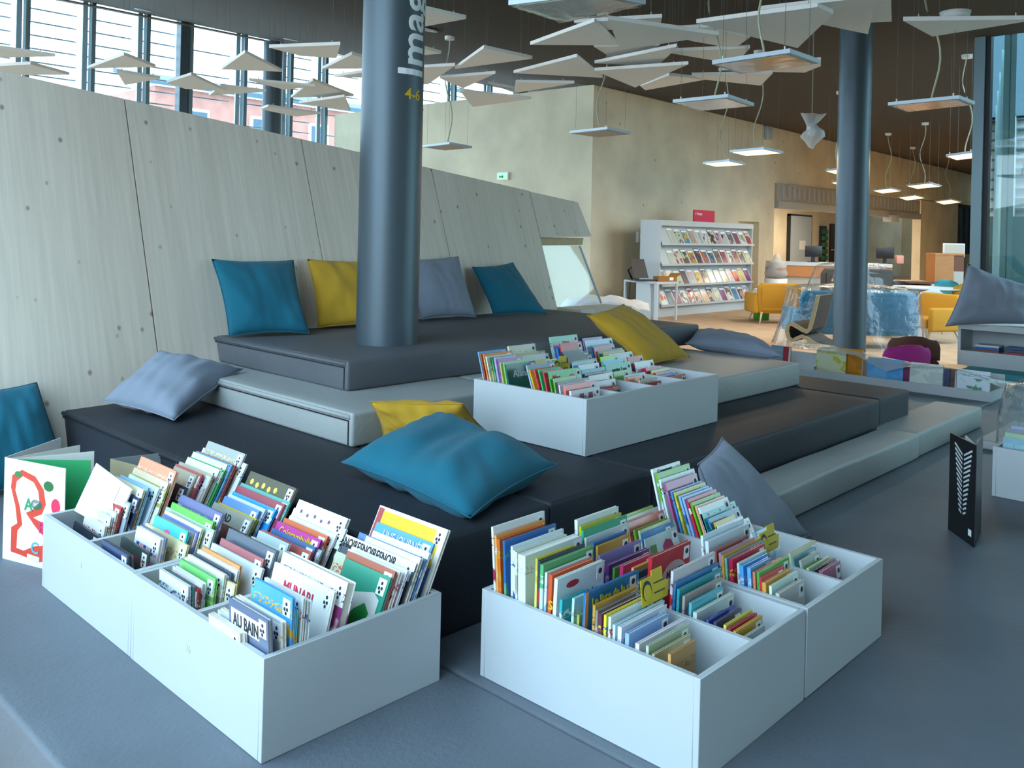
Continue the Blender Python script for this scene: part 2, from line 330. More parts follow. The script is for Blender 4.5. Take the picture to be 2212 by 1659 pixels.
box('pane',(0,.05,0),(1.3,.06,2.9),mat('glowing_door_pane','cfe0dc',.3,emit='dcf0ea',estr=.9),d3)  # pane glows to stand in for daylight behind it
wn=empty('window_3',(37.6,11.15,1.2),kind='structure')
box('window_frame',(0,0,0),(.12,.15,2.0),M['dark'],wn);box('window_frame',(1.48,0,0),(1.6,.15,2.0),M['dark'],wn);box('window_frame',(0,0,1.9),(1.6,.15,2.0),M['dark'],wn);box('window_frame',(.75,0,0),(.83,.15,2.0),M['dark'],wn);box('pane',(.1,.08,0),(1.5,.1,2),M['blueg'],wn)
for x,y in ((25.5,13.2),(30.5,13.2)):  # hidden lamps added to brighten the dark recess
    e=empty('added_recess_lamp',(x,y,3.3),'long lamp added out of sight to light the reception recess, %s'%('left one' if x<28 else 'right one'),'lamp','added recess lamps'); box('housing',(-1.2,-.1,0),(1.2,.1,.06),M['whitep'],e); box('diffuser',(-1.15,-.08,-.01),(1.15,.08,0),M['lit'],e); box('hanger',(-.01,-.01,.06),(.01,.01,1.6),M['wire'],e)
    l=bpy.data.lights.new('lamp_light','AREA'); l.shape='RECTANGLE'; l.size=2.2; l.size_y=.15; l.energy=150; l.color=(1,.88,.72); o=bpy.data.objects.new('lamp_light',l); COL.objects.link(o); o.parent=e; o.location=(0,0,-.03)
# diagonal wall closing the far hall on the courtyard side
w6=empty('window_6',(12.75,3.3,0),kind='structure'); w6.rotation_euler=(0,0,math.atan2(8.61,31.25))
MB().box((0,-.1,0),(9,-.085,4.5)).build('pane',M['glass'],w6); MB().box((0,-.14,-.0),(9,-.04,.12)).build('sill',M['dark'],w6); MB().box((9,-.3,0),(32.4,-.05,4.6)).build('solid_bay',M['concrete'],w6)
for k in range(5): MB().box((k*2.0,-.16,0),(k*2.0+.07,-.02,4.55)).build('mullion',M['steel2'],w6)
S(box('wall_near',(-5,-12.2,0),(12.6,-12,5.8),M['concrete']))  # unseen wall, closed to full height to dim light from behind
wallpoly('trim_10',[(43.9,11.2,0),(43.9,15.8,0),(43.9,15.8,5.3),(43.9,11.2,4.4)],(.2,0,0),M['concrete'])  # end wall added to keep sky light off the recess
wallpoly('trim_11',[(21.9,11.5,0),(21.9,15.6,0),(21.9,15.6,5.4),(21.9,11.5,4.6)],(.2,0,0),M['concrete'])  # unseen wall added to stop facade daylight reaching the recess
# glazed facade behind the leaning wall
win=empty('window_1',(0,20.45,0),kind='structure')
mull=[-4.3,-2.9,-1.55,-.2,1.15,2.5,3.8,5.1,6.45,7.8,9.04,10.1,11.55,12.9,14.0,15.6,17.2,18.8,20.4]
for i,a in enumerate(mull):
    MB().box((a-.045,-.09,0),(a+.045,.09,6.7)).build('mullion',M['steel2'],win)
    MB().box((a-.17,.1,0),(a-.06,.16,6.7)).build('fin',M['louver'],win)
MB().box((-5,.0,0),(21,.015,6.7)).build('pane',M['glass'],win)
MB().box((9.8,-.12,0),(9.98,.12,6.7)).build('post',M['steel'],win)
for i in range(len(mull)-1):
    a0,a1=mull[i]+.06,mull[i+1]-.18
    for k in range(14 if a0>4 else 9):
        z=6.55-k*.29
        if i in (11,12,14) or z<2.4: 
            if k%2: continue
        MB().box((a0,.42,z),(a1,.455,z+.03)).build('louver_blade',M['louver'],win)
# glazed wall on the courtyard side
w2=empty('window_2',(12.62,0,0),kind='structure')
mb0=at_a(2131,400,12.62).y; mb1=at_a(2103,400,12.62).y
MB().box((-.1,mb0+.03,0),(.1,mb1,5.75)).build('mullion',M['steel2'],w2); MB().box((-.05,mb0-.03,0),(.07,mb0+.03,5.75)).build('mullion',M['dark'],w2)
for b in (1.4,-.6,-2.6,-4.6,-6.6,-8.6,-10.6): MB().box((-.08,b-.05,0),(.08,b+.05,5.7)).build('mullion',M['steel2'],w2)
MB().box((0,-12,0),(.02,mb0,5.75)).build('pane',M['glassgreen'],w2)
# street-side and left glazing out of frame
w4=empty('window_4',(-5,0,0),kind='structure')
for b in range(0,21,2): MB().box((-.08,b-.05,0),(.08,b+.05,4.6)).build('mullion',M['steel2'],w4)
# outside: brick houses
def house(name,loc,wd,dp,h,label,col,wins,roof=None):
    e=empty(name,loc,label,'building'); box('wall',(0,0,0),(wd,dp,h),col,e)
    for (x,z,ww,hh) in wins:
        fr=box('window',(x,-.12,z),(x+ww,0,z+hh),M['render'],e); box('pane',(x+.12,-.16,z+.12),(x+ww-.12,-.13,z+hh-.12),M['blueg'],fr) if 0 else box('pane',(x+.15,-.16,z+.15),(x+ww-.15,-.13,z+hh-.15),M['blueg'],e)
    if roof:
        MB().prism([(-.4,-.4,h),(wd+.4,-.4,h),(wd+.4,dp/2,h+roof),(-.4,dp/2,h+roof)],(0,0,.25)).build('roof',M['blueg'],e)
    return e
house('brick_house',(19,42,0),22,8,8.4,'red brick house with pale windows seen through the far glazing','x' and M['brick'],[(1.5+k*3.6,5.6,1.3,1.9) for k in range(6)]+[(1.5+k*3.6,1.5,1.3,2) for k in range(6)],1.0)
house('brick_house',(44,44,0),26,8,11.2,'taller red brick house glimpsed above the concrete block',M['brick'],[(1.5+k*3.6,8.0,1.5,1.6) for k in range(7)],.8)
house('white_house',(24,30,0),8,5,4.6,'low white rendered house at the foot of the far glazing',M['render'],[(1+k*2.2,2.4,1.2,1.3) for k in range(3)])
# courtyard building with slatted front
cb=empty('courtyard_building',(22,-6,0),'dark clad courtyard building with white horizontal louvres behind the right glazing','building')
box('cladding',(0,0,4.5),(3,12.2,6.4),M['blueg'],cb); box('plinth',(0,0,0),(3,12.2,2.25),mat('dark_teal_cladding','2f5058',.6),cb); box('back_wall',(.35,0,2.25),(3,12.2,4.5),M['render'],cb)
for k in range(10): box('louver_blade',(.1,0,2.4+k*.225),(.3,12.2,2.44+k*.225),M['blueg'],cb)
for k in range(5): box('post',(.02,1+k*2.6,0),(.12,1.1+k*2.6,6.4),M['louver'],cb)
# ---------------------------------------------------------------- leaning wooden wall
WN=Vector((-.065,1,-.355)); WP=Vector((2.8,5.38,.885))
def wall_b(a,z): return WP.y+.065*(a-2.8)+.355*(z-.885)
def ztop(a): return 2.51-.0945*(a-1.7) if a<6.6 else 2.045-.105*(a-6.6)
wb=empty('wall_bench',(2.5,5.2,0),kind='structure')
js=[-3.1,-1.71,-.31,1.08,2.47,3.865,5.26,6.625]
for i in range(len(js)-1):
    a0,a1=js[i]+.005,js[i+1]-.005
    P=[(a0,wall_b(a0,0),0),(a1,wall_b(a1,0),0),(a1,wall_b(a1,ztop(a1)),ztop(a1)),(a0,wall_b(a0,ztop(a0)),ztop(a0))]
    o=MB().prism([Vector(p)-Vector((2.5,5.2,0)) for p in P],(0,.14,0)).build('panel',M['whitewood'],wb)
a0,a1=6.63,7.43
P=[(a0,wall_b(a0,1.575),1.575),(7.53,wall_b(7.5,1.59),1.59),(7.44,wall_b(7.44,1.96),1.96),(a0,wall_b(a0,2.035),2.035)]
MB().prism([Vector(p)-Vector((2.5,5.2,0)) for p in P],(0,.45,0)).build('panel',M['whitewood'],wb)
P=[(6.64,wall_b(6.7,1.49)+.06,1.49),(7.4,wall_b(7.4,1.5)+.06,1.5),(7.44,wall_b(7.44,1.57)+.05,1.573),(6.64,wall_b(6.7,1.57)+.05,1.573)]
MB().prism([Vector(p)-Vector((2.5,5.2,0)) for p in P],(0,.36,0)).build('lining',M['ply'],wb)
P=[(6.66,wall_b(6.66,.885)+.05,.885),(7.46,wall_b(7.4,.885)+.05,.885),(7.33,wall_b(7.3,1.49)+.05,1.49),(6.66,wall_b(6.66,1.49)+.05,1.49)]
MB().prism([Vector(p)-Vector((2.5,5.2,0)) for p in P],(0,.012,0)).build('pane',M['glass'],wb)
MB().bar(Vector((7.46,wall_b(7.4,.885)+.05,.885))-Vector((2.5,5.2,0)),Vector((7.33,wall_b(7.3,1.49)+.05,1.49))-Vector((2.5,5.2,0)),.02).build('edge_strip',M['steel2'],wb)
box('plinth',(4.15,.15,0),(4.98,.5,.88),M['whitewood'],wb)
# ---------------------------------------------------------------- stepped mattresses
def mattress(name,lo,hi,mt,label,group='stepped mattress benches',seam=True,lid=.035,wav=.0,seed=0):
    rnd=random.Random(seed); e=empty(name,((lo[0]+hi[0])/2,(lo[1]+hi[1])/2,lo[2]),label,'bench',group)
    c=Vector(e.location); bm=bmesh.new(); bmesh.ops.create_cube(bm,size=1)
    for v_ in bm.verts:
        v_.co=Vector([(lo[k]+hi[k])/2+v_.co[k]*(hi[k]-lo[k]) for k in range(3)])
        if hi[1]>5 and v_.co.y>5: v_.co.y=wall_b(v_.co.x,v_.co.z)-.004
        v_.co-=c
    bmesh.ops.bevel(bm,geom=bm.edges[:],offset=.016,segments=3,affect='EDGES',profile=.5)
    if wav:
        bmesh.ops.subdivide_edges(bm,edges=[x for x in bm.edges if x.calc_length()>.3],cuts=14,use_grid_fill=True)
        from mathutils import noise
        for v_ in bm.verts:
            if v_.co.z>.03: v_.co.z+=wav*noise.noise((v_.co+c)*2.3); v_.co.y+=wav*.6*noise.noise((v_.co+c)*1.7+Vector((9,0,0))) if v_.co.y<(lo[1]-c.y+.03) else 0
    me=bpy.data.meshes.new('cushion'); bm.to_mesh(me); bm.free(); me.materials.append(mt); o=bpy.data.objects.new('cushion',me); COL.objects.link(o); o.parent=e
    me.polygons.foreach_set('use_smooth',[True]*len(me.polygons)); shade(o)
    if seam:
        z=hi[2]-lid-c.z; x0,x1,y0,y1=lo[0]-c.x,hi[0]-c.x,lo[1]-c.y,hi[1]-c.y; q=MB()
        q.box((x0-.004,y0+.03,z-.003),(x0+.01,y1-.01,z+.003)); q.box((x0-.004,y0+.027,lo[2]-c.z+.01),(x0+.01,y0+.033,z)); q.build('seam',M['seam'],e)
        # piping along the top edge of the left side
        MB().tube([(x0+.002,y0+.02,z+.018),(x0+.002,y1-.02,z+.018)],.012,8).build('piping',mt,e,smooth=True)
    return e
G='mattresses of the stepped reading platform'
# lowest wide grey platform
mattress('platform_mattress',(.85,-2.6,0),(1.9,5.12,.226),M['fab_grey'],'wide grey mattress under the left book bins, nearest the camera',G,seam=False,wav=.004)
mattress('platform_mattress',(1.905,-2.6,0),(9.4,2.21,.226),M['fab_grey'],'grey floor mattress under the right book bins, in front of the black step',G,seam=False,wav=.006)
mattress('platform_mattress',(6.6,2.22,0),(8.94,4.8,.226),M['fab_grey'],'narrow grey mattress strip beyond the black step beside the white bookcase',G,seam=False)
# black tier
mattress('black_mattress',(1.87,2.22,0),(2.60,5.22,.556),M['fab_black'],'black mattress step behind the left bins, up against the wooden wall',G,wav=.004)
mattress('black_mattress',(2.605,2.225,0),(3.30,5.22,.556),M['fab_black'],'black mattress step under the big teal cushion',G,seam=False,wav=.005)
mattress('black_mattress',(3.305,2.23,0),(5.955,5.2,.556),M['fab_black'],'long black mattress step under the middle book bin',G,seam=False,wav=.003)
mattress('black_mattress',(5.965,2.24,0),(6.53,5.2,.556),M['fab_black'],'short black mattress at the right end of the black step',G,seam=False,wav=.002)
# low pale step
mattress('pale_mattress',(3.62,1.955,.226),(5.9,2.2,.385),M['fab_light'],'low pale grey step cushion between the grey pillow and black step',G,seam=False,wav=.008)
mattress('pale_mattress',(5.905,1.965,.226),(7.27,2.3,.38),M['fab_light'],'far end of the low pale grey step, nearest the white bookcase',G,seam=False,wav=.006)
# pale tier
mattress('pale_mattress',(2.555,3.44,.556),(3.7,5.3,.722),M['fab_light'],'pale grey mattress tier with bright left side, beside the lying grey cushion',G,lid=.04,wav=.003)
mattress('pale_mattress',(3.705,3.40,.556),(4.5,5.3,.72),M['fab_light'],'pale grey mattress hidden behind the middle bin',G,seam=False)
mattress('pale_mattress',(4.505,2.85,.556),(6.08,5.3,.718),M['fab_light'],'pale grey mattress tier right of the middle bin, under the mustard cushion',G,seam=False,wav=.003)
# slate tier
mattress('slate_mattress',(2.872,3.92,.722),(4.35,5.42,.886),M['fab_dark'],'slate grey top mattress around the steel column',G,lid=.035,wav=.003)
mattress('slate_mattress',(4.355,3.90,.722),(6.42,5.52,.884),M['fab_dark'],'slate grey top mattress running right behind the books and mustard cushion',G,seam=False,wav=.003)
# ---------------------------------------------------------------- columns
def column(name,x,y,z0,z1,r,label):
    o=MB().lathe([(r,z0),(r,z1)],48,(0,0,0)).build('shaft',M['steel'],None,smooth=True)
    e=empty(name,(x,y,0),label,'column'); o.parent=e; return e
c1=column('steel_column',3.552,4.44,.886,4.6,.197,'dark steel column with white lettering rising from the top mattress')
c2=column('steel_column',10.93,4.49,0,4.45,.195,'plain dark steel column at right behind the low bookcases')
c3=column('steel_column',11.95,19.75,0,6.3,.24,'round dark column standing against the far glazing')
column('steel_column',19.9,18.6,4.76,6.0,.24,'stub of a dark column seen above the concrete block')
# vinyl lettering bent round the first column; reads upwards
def bend(s,size,z0,ang0,up=True,mt=None,rad=.1985,fit=None,name='lettering'):
    me=textmesh(s,size,.0004).copy(); xs=[v.co.x for v in me.vertices]; k=(fit/(max(xs)-min(xs))) if fit else 1
    bm=bmesh.new(); bm.from_mesh(me); bmesh.ops.subdivide_edges(bm,edges=[e for e in bm.edges if e.calc_length()>.03],cuts=3); bmesh.ops.triangulate(bm,faces=bm.faces); bm.to_mesh(me); bm.free()
    for v_ in me.vertices:
        x,y,z=v_.co; x*=k; r=rad+z*2
        if up: t=ang0-y/rad; h=z0+x
        else: t=ang0+x/rad; h=z0+y
        v_.co=(r*math.cos(t),r*math.sin(t),h)
    me.materials.clear(); me.materials.append(mt); o=bpy.data.objects.new(name,me); COL.objects.link(o); o.parent=c1; return o
fa=math.atan2(-4.44,-3.552)  # direction from the column to where visitors come from
bend('Imag',.285,2.56,fa+1.15,True,M['txtwhite'])
bend('4-6',.095,2.425,fa+.40,False,M['txtyellow'])
# each book: distance of its head along the row, head height, width, cover colour, print colour, thickness class, title or print
BOOKS={
'A1':[(1.221,0.521,0.170,0.085,'e8e2d8','c02030',0,''),
(1.226,0.520,0.179,0.082,'ece6da','d8d0c0',0,''),
(1.238,0.519,0.193,0.075,'dfe6e2','d02030',0,''),
(1.254,0.522,0.189,0.077,'e4dccc','b0a890',0,''),
(1.237,0.584,0.201,0.159,'6a7896','f2f2f2',1,'AU BAIN'),
(1.283,0.565,0.239,0.121,'e9e9e4','e8b83a',1,''),
(1.316,0.585,0.224,0.136,'4cc4dc','e8a83a',0,''),
(1.313,0.620,0.191,0.169,'5ab0f0','f0c030',0,''),
(1.347,0.611,0.196,0.164,'f0f0ea','e05a28',0,''),
(1.362,0.598,0.191,0.169,'e8f2fa','3a78c8',1,''),
(1.468,0.586,0.309,0.023,'f6f6f2','d03050',0,'MUNARI'),
(1.505,0.606,0.333,0.012,'f6f4ee','9a3a7a',2,''),
(1.670,0.577,0.240,0.054,'c8d4b8','d05838',0,''),
(1.646,0.585,0.220,0.140,'2f9a80','e0e0dc',0,'leaf'),
(1.663,0.599,0.235,0.125,'b8604a','4a6a58',0,''),
(1.679,0.595,0.256,0.104,'f2efec','c04060',1,''),
(1.710,0.591,0.276,0.084,'eeeaf0','6a7a9a',0,''),
(1.748,0.600,0.354,0.003,'3c4a5c','f4f4f0',1,'NOIRESNOIRESNOIR'),
(1.781,0.606,0.331,0.029,'5a86c0','dfe6e2',0,''),
(1.757,0.614,0.269,0.091,'ded8c8','8aa0a0',1,''),
(1.796,0.621,0.278,0.082,'eef0ec','303844',0,''),
(1.850,0.626,0.286,0.033,'54a8ee','ffffff',0,'UNE JOURNÉE'),
(1.864,0.631,0.309,0.023,'eef2f4','5a7ac0',1,''),
(1.881,0.670,0.341,0.009,'f2f0ea','e8b838',1,'yellow')],
'A2':[(1.267,0.522,0.191,0.076,'dfe4ec','50607a',0,''),
(1.282,0.516,0.195,0.074,'4a8a88','c0b8a0',0,''),
(1.289,0.511,0.216,0.065,'a82838','d8d0c0',0,''),
(1.311,0.519,0.196,0.074,'e4ecf2','3050a0',1,''),
(1.343,0.530,0.231,0.058,'7cc878','d8e878',0,''),
(1.378,0.516,0.322,0.017,'e8e4a8','a0b080',0,''),
(1.371,0.537,0.237,0.055,'ece8e2','c0b8b0',0,''),
(1.391,0.536,0.244,0.052,'505a6c','d8d8d0',0,''),
(1.409,0.542,0.255,0.047,'e8e6e0','3a3a60',0,''),
(1.421,0.550,0.240,0.054,'e8a060','c8dc40',0,''),
(1.475,0.540,0.318,0.019,'dceaf2','7a1830',0,'dot'),
(1.495,0.557,0.269,0.041,'b06a70','d09088',0,''),
(1.530,0.579,0.296,0.029,'5e6c7c','f0f4f4',1,'cloud'),
(1.590,0.549,0.198,0.073,'d8dccc','70a050',0,''),
(1.615,0.565,0.185,0.079,'b8ccd4','303a50',0,''),
(1.659,0.545,0.308,0.023,'b86058','d8d8e0',0,''),
(1.701,0.539,0.303,0.026,'a8beb8','705048',0,''),
(1.691,0.547,0.262,0.044,'3c68a0','7090b0',0,''),
(1.710,0.567,0.266,0.042,'c0289a','f0a830',0,'Colorambulle'),
(1.769,0.550,0.290,0.032,'2a6ab8','101c50',0,''),
(1.738,0.573,0.265,0.043,'d86838','e8e8f0',0,''),
(1.765,0.573,0.282,0.035,'eef0f0','e0a060',0,''),
(1.792,0.591,0.316,0.020,'e8f4f8','303030',0,''),
(1.807,0.621,0.296,0.029,'e6f0f2','706080',1,'marks')],
'A3':[(1.247,0.518,0.209,0.068,'28406a','3a70b0',0,''),
(1.258,0.513,0.216,0.065,'3a4658','506070',0,''),
(1.315,0.512,0.216,0.065,'3c4a48','a03040',0,''),
(1.364,0.541,0.184,0.079,'f2f2f6','3a58b8',1,'squares'),
(1.379,0.541,0.196,0.074,'8a8aa0','c0a890',0,''),
(1.426,0.516,0.205,0.070,'6aa4e8','e8f0f8',0,''),
(1.424,0.524,0.318,0.019,'e2d8a8','b8a878',0,''),
(1.426,0.556,0.249,0.050,'4cc8cc','e060a8',0,'dot'),
(1.466,0.546,0.244,0.052,'c0ac98','f8e0c8',0,''),
(1.469,0.552,0.267,0.042,'6a80c8','e88850',0,''),
(1.478,0.561,0.276,0.038,'e8e4c0','c8c080',0,''),
(1.508,0.561,0.360,0.000,'b4c8b8','f4faf6',0,'triangles'),
(1.518,0.581,0.308,0.024,'6ac458','a8d890',0,''),
(1.553,0.602,0.309,0.023,'6c74a4','e8e0e0',1,''),
(1.648,0.508,0.287,0.033,'7a4830','d07838',0,'MA'),
(1.681,0.551,0.282,0.035,'a8a89c','6a6a60',1,'AD'),
(1.699,0.547,0.268,0.042,'d0c020','303020',0,''),
(1.717,0.570,0.251,0.049,'6898d8','c05070',0,''),
(1.737,0.573,0.264,0.043,'d0dce8','8090b0',0,''),
(1.766,0.572,0.309,0.023,'2aa4f8','e8f4ff',0,''),
(1.794,0.588,0.333,0.012,'a8485c','c05a68',1,''),
(1.810,0.594,0.349,0.005,'5ab0a4','9ad0c0',0,''),
(1.845,0.636,0.325,0.016,'5c5c4c','e8e060',1,'gold')],
'A4':[(1.305,0.471,0.235,0.056,'303a48','e07820',0,''),
(1.337,0.496,0.190,0.076,'e8e8e4','b03040',0,''),
(1.357,0.524,0.191,0.076,'d8dcdc','b07030',0,''),
(1.375,0.536,0.198,0.073,'d8d8cc','c03030',0,''),
(1.390,0.555,0.205,0.070,'b83038','702020',0,''),
(1.412,0.571,0.253,0.048,'a8b4c0','405070',0,''),
(1.445,0.584,0.256,0.047,'384468','c8d0e8',0,''),
(1.461,0.612,0.253,0.048,'e8e0c0','e0a050',0,''),
(1.480,0.615,0.247,0.051,'88bcdc','a8d8f0',0,''),
(1.518,0.609,0.261,0.044,'e4eef6','202430',0,'blots'),
(1.535,0.606,0.312,0.021,'a8ac60','e8eef0',0,''),
(1.543,0.628,0.300,0.027,'e0ccb0','a83040',0,''),
(1.573,0.667,0.307,0.024,'f0a080','e8c8a8',1,''),
(1.618,0.595,0.297,0.028,'28386a','182040',0,''),
(1.689,0.618,0.191,0.076,'c8c0a8','e89060',0,''),
(1.702,0.622,0.225,0.061,'c85a68','e8d0d8',0,''),
(1.721,0.609,0.255,0.047,'e6eef4','c0c8d8',0,''),
(1.729,0.621,0.280,0.036,'c0b8a0','e0d8c0',0,''),
(1.764,0.635,0.268,0.041,'f2f2ea','98a8b0',1,''),
(1.779,0.632,0.291,0.031,'38a858','c02858',0,''),
(1.791,0.652,0.284,0.034,'e4f0f6','90c0e0',0,''),
(1.806,0.650,0.301,0.027,'5aa4d0','80b8d8',0,''),
(1.817,0.648,0.312,0.022,'b05a58','e09870',0,''),
(1.853,0.652,0.360,0.000,'e8f2f6','4050a0',0,''),
(1.861,0.685,0.305,0.025,'b0b8b4','e8d8a8',0,'plain')],
'B1':[(1.911,0.686,0.242,0.000,'e8eef2','b03050',0,''),
(1.896,0.664,0.229,0.000,'e8a050','d8d0d0',0,''),
(1.882,0.655,0.215,0.000,'d86820','b8a030',1,''),
(1.860,0.656,0.242,0.000,'2a6ab0','60a080',0,''),
(1.811,0.648,0.241,0.000,'dce8ec','609880',0,''),
(1.796,0.638,0.230,0.000,'e4eef4','3050a0',0,''),
(1.784,0.636,0.234,0.000,'dcd8c0','b0a898',0,''),
(1.773,0.633,0.271,0.000,'dff0f8','c8c8d0',3,''),
(1.721,0.638,0.173,0.000,'c8c040','e0d870',0,''),
(1.711,0.634,0.212,0.000,'404050','b03038',0,''),
(1.700,0.626,0.240,0.000,'58b070','c8dce8',1,''),
(1.685,0.607,0.203,0.000,'e0e4e8','80b0d8',0,''),
(1.665,0.606,0.192,0.000,'e05a28','f0a840',1,'SA'),
(1.644,0.600,0.223,0.000,'e4f0f0','c02838',1,'SCRI'),
(1.625,0.545,0.110,0.000,'38b0b8','e0f0f0',0,''),
(1.580,0.563,0.110,0.000,'b8e0d8','90b8a8',0,''),
(1.561,0.521,0.110,0.000,'a8a850','d8dca0',0,''),
(1.539,0.591,0.249,0.000,'0a78b8','d8c040',0,'Le livre de la p'),
(1.504,0.566,0.209,0.000,'c89838','605038',0,''),
(1.494,0.555,0.205,0.000,'8a8a80','b8b0a0',0,''),
(1.482,0.550,0.222,0.000,'6a3048','c8b830',1,''),
(1.466,0.551,0.203,0.000,'e8d838','4888c8',0,''),
(1.450,0.551,0.189,0.000,'dce8e4','c03030',0,''),
(1.435,0.534,0.240,0.000,'c8e4f0','a8c0d0',0,''),
(1.414,0.535,0.220,0.000,'e0e8f0','a8a0b8',1,''),
(1.389,0.525,0.196,0.000,'90b8e8','d8e0f0',1,''),
(1.355,0.509,0.234,0.000,'e8e0ec','c8b8b0',1,''),
(1.325,0.514,0.199,0.000,'b8c8b0','5a9888',0,''),
(1.306,0.498,0.178,0.000,'c8c090','404048',0,''),
(1.256,0.516,0.120,0.000,'c89858','a07838',0,'')],
'B2':[(1.809,0.668,0.224,0.000,'e8f2f4','b0b8b0',1,''),
(1.791,0.651,0.219,0.000,'b8c020','78a030',0,''),
(1.783,0.640,0.238,0.000,'38b088','604048',0,''),
(1.771,0.619,0.233,0.000,'dce4e4','b83048',0,''),
(1.741,0.610,0.176,0.000,'3870b0','88a8d0',0,''),
(1.716,0.605,0.171,0.000,'c89838','705878',0,''),
(1.713,0.577,0.224,0.000,'9a90c8','c8c0e0',0,''),
(1.678,0.557,0.225,0.000,'78388a','b090b8',1,''),
(1.654,0.554,0.201,0.000,'58a048','d8e0d8',0,''),
(1.622,0.570,0.164,0.000,'c83870','e08098',1,''),
(1.582,0.574,0.187,0.000,'e8a850','f06858',0,''),
(1.563,0.568,0.172,0.000,'1a5868','3870a8',0,''),
(1.515,0.625,0.217,0.000,'c02030','c8a8a8',1,'MA VIE'),
(1.435,0.604,0.239,0.000,'e0dce0','c02840',0,''),
(1.429,0.571,0.246,0.000,'3880c0','2868a0',0,''),
(1.416,0.557,0.241,0.000,'38a8b0','60b8c0',0,''),
(1.397,0.542,0.214,0.000,'b8a8a0','907890',0,''),
(1.374,0.529,0.183,0.000,'58c0d0','a87850',0,''),
(1.356,0.506,0.217,0.000,'d8e4dc','b04060',1,''),
(1.316,0.497,0.151,0.000,'3858a8','60a0e8',0,''),
(1.292,0.499,0.146,0.000,'484870','90a8d0',0,''),
(1.260,0.501,0.154,0.000,'d8cc58','a83050',0,''),
(1.246,0.495,0.156,0.000,'b82848','e0a040',0,''),
(1.229,0.494,0.155,0.000,'d8a830','704838',0,''),
(1.208,0.480,0.129,0.000,'c0c8c8','a09898',0,'')],
'B3':[(1.868,0.597,0.204,0.000,'90b830','d0dc60',0,''),
(1.857,0.590,0.222,0.000,'e0e0dc','c05848',0,''),
(1.835,0.583,0.226,0.000,'f08878','3858b8',0,''),
(1.804,0.565,0.198,0.000,'78b028','d8d820',0,''),
(1.783,0.568,0.190,0.000,'d8dcb8','b03858',0,''),
(1.769,0.561,0.179,0.000,'1a80c0','802858',0,''),
(1.762,0.544,0.203,0.000,'c8dcd8','b02858',0,'plantes'),
(1.531,0.613,0.272,0.000,'e0eef8','f08850',0,''),
(1.510,0.600,0.272,0.000,'d8eaf6','a8b0c0',1,''),
(1.480,0.580,0.212,0.000,'a85848','6a3830',0,'lines'),
(1.461,0.574,0.227,0.000,'b090a8','703878',0,''),
(1.453,0.569,0.262,0.000,'d89838','d8c020',0,''),
(1.441,0.563,0.249,0.000,'70b0a8','a8c8c0',0,''),
(1.421,0.566,0.217,0.000,'c82050','e8d820',1,''),
(1.396,0.559,0.182,0.000,'c8dcd0','8898a0',0,''),
(1.382,0.555,0.167,0.000,'50a8e8','e8c8d8',1,''),
(1.356,0.555,0.139,0.000,'68b0e8','b8d0e0',1,''),
(1.340,0.546,0.186,0.000,'e88060','c06030',0,''),
(1.326,0.549,0.205,0.000,'38b048','208038',0,''),
(1.311,0.537,0.148,0.000,'d83038','a02840',0,''),
(1.303,0.523,0.178,0.000,'e8a840','c88838',1,''),
(1.283,0.519,0.184,0.000,'d8f0e8','98b0a8',0,''),
(1.257,0.503,0.173,0.000,'c8c8c0','c02848',1,'figures')],
'B4':[(1.933,0.702,0.193,0.000,'eaf4f8','38404a',0,'Comment'),
(1.913,0.690,0.233,0.000,'78b830','e0e0e8',0,''),
(1.896,0.671,0.242,0.000,'dcf0f0','586068',0,''),
(1.870,0.662,0.218,0.000,'c85890','70b0b8',0,''),
(1.843,0.638,0.215,0.000,'3890d0','902850',0,''),
(1.828,0.636,0.215,0.000,'c8b830','e0d868',0,''),
(1.806,0.628,0.203,0.000,'88b8e8','3870b0',0,''),
(1.791,0.626,0.203,0.000,'90b8e0','a8a8c8',0,''),
(1.773,0.622,0.204,0.000,'d82858','e8d8d0',0,''),
(1.755,0.614,0.201,0.000,'68b018','c8c030',0,''),
(1.735,0.606,0.202,0.000,'e8a890','b8b860',0,''),
(1.713,0.603,0.202,0.000,'e0e8e0','d83058',0,'marks'),
(1.712,0.582,0.240,0.000,'38b8b8','208890',0,''),
(1.683,0.571,0.217,0.000,'3878a0','203040',0,''),
(1.656,0.564,0.141,0.000,'d8b020','a89020',0,''),
(1.646,0.551,0.183,0.000,'dcecf4','98a0b8',0,''),
(1.623,0.550,0.187,0.000,'d8e0e8','e05048',0,''),
(1.497,0.566,0.135,0.000,'b0d8f0','5080c0',1,''),
(1.363,0.528,0.197,0.000,'c8c8a0','d09888',0,''),
(1.351,0.514,0.167,0.000,'70a8b0','703868',0,''),
(1.323,0.514,0.139,0.000,'b0b8b0','a83050',0,''),
(1.312,0.493,0.141,0.000,'68a850','a8b098',0,''),
(1.296,0.496,0.173,0.000,'d0dcb8','c0c0c0',0,''),
(1.278,0.493,0.174,0.000,'406068','80a070',0,''),
(1.248,0.499,0.142,0.000,'b05078','804070',1,'')],
'C1':[(3.340,0.969,0.210,0.000,'78b0e0','c8c8a0',0,''),
(3.322,0.959,0.239,0.000,'b86030','b82038',0,''),
(3.301,0.961,0.214,0.000,'e89040','d8d0c0',0,''),
(3.280,0.951,0.188,0.000,'e4ecd8','d0c8b8',0,''),
(3.252,0.949,0.162,0.000,'50783a','b8b060',0,''),
(3.235,0.942,0.144,0.000,'38a068','70b890',0,''),
(3.215,0.953,0.159,0.000,'b0a8d0','c8c8d0',1,''),
(3.191,0.947,0.177,0.000,'a850b0','88307a',0,''),
(3.177,0.931,0.225,0.000,'b8d070','d8d850',0,''),
(3.151,0.932,0.204,0.000,'88c878','a8a858',0,''),
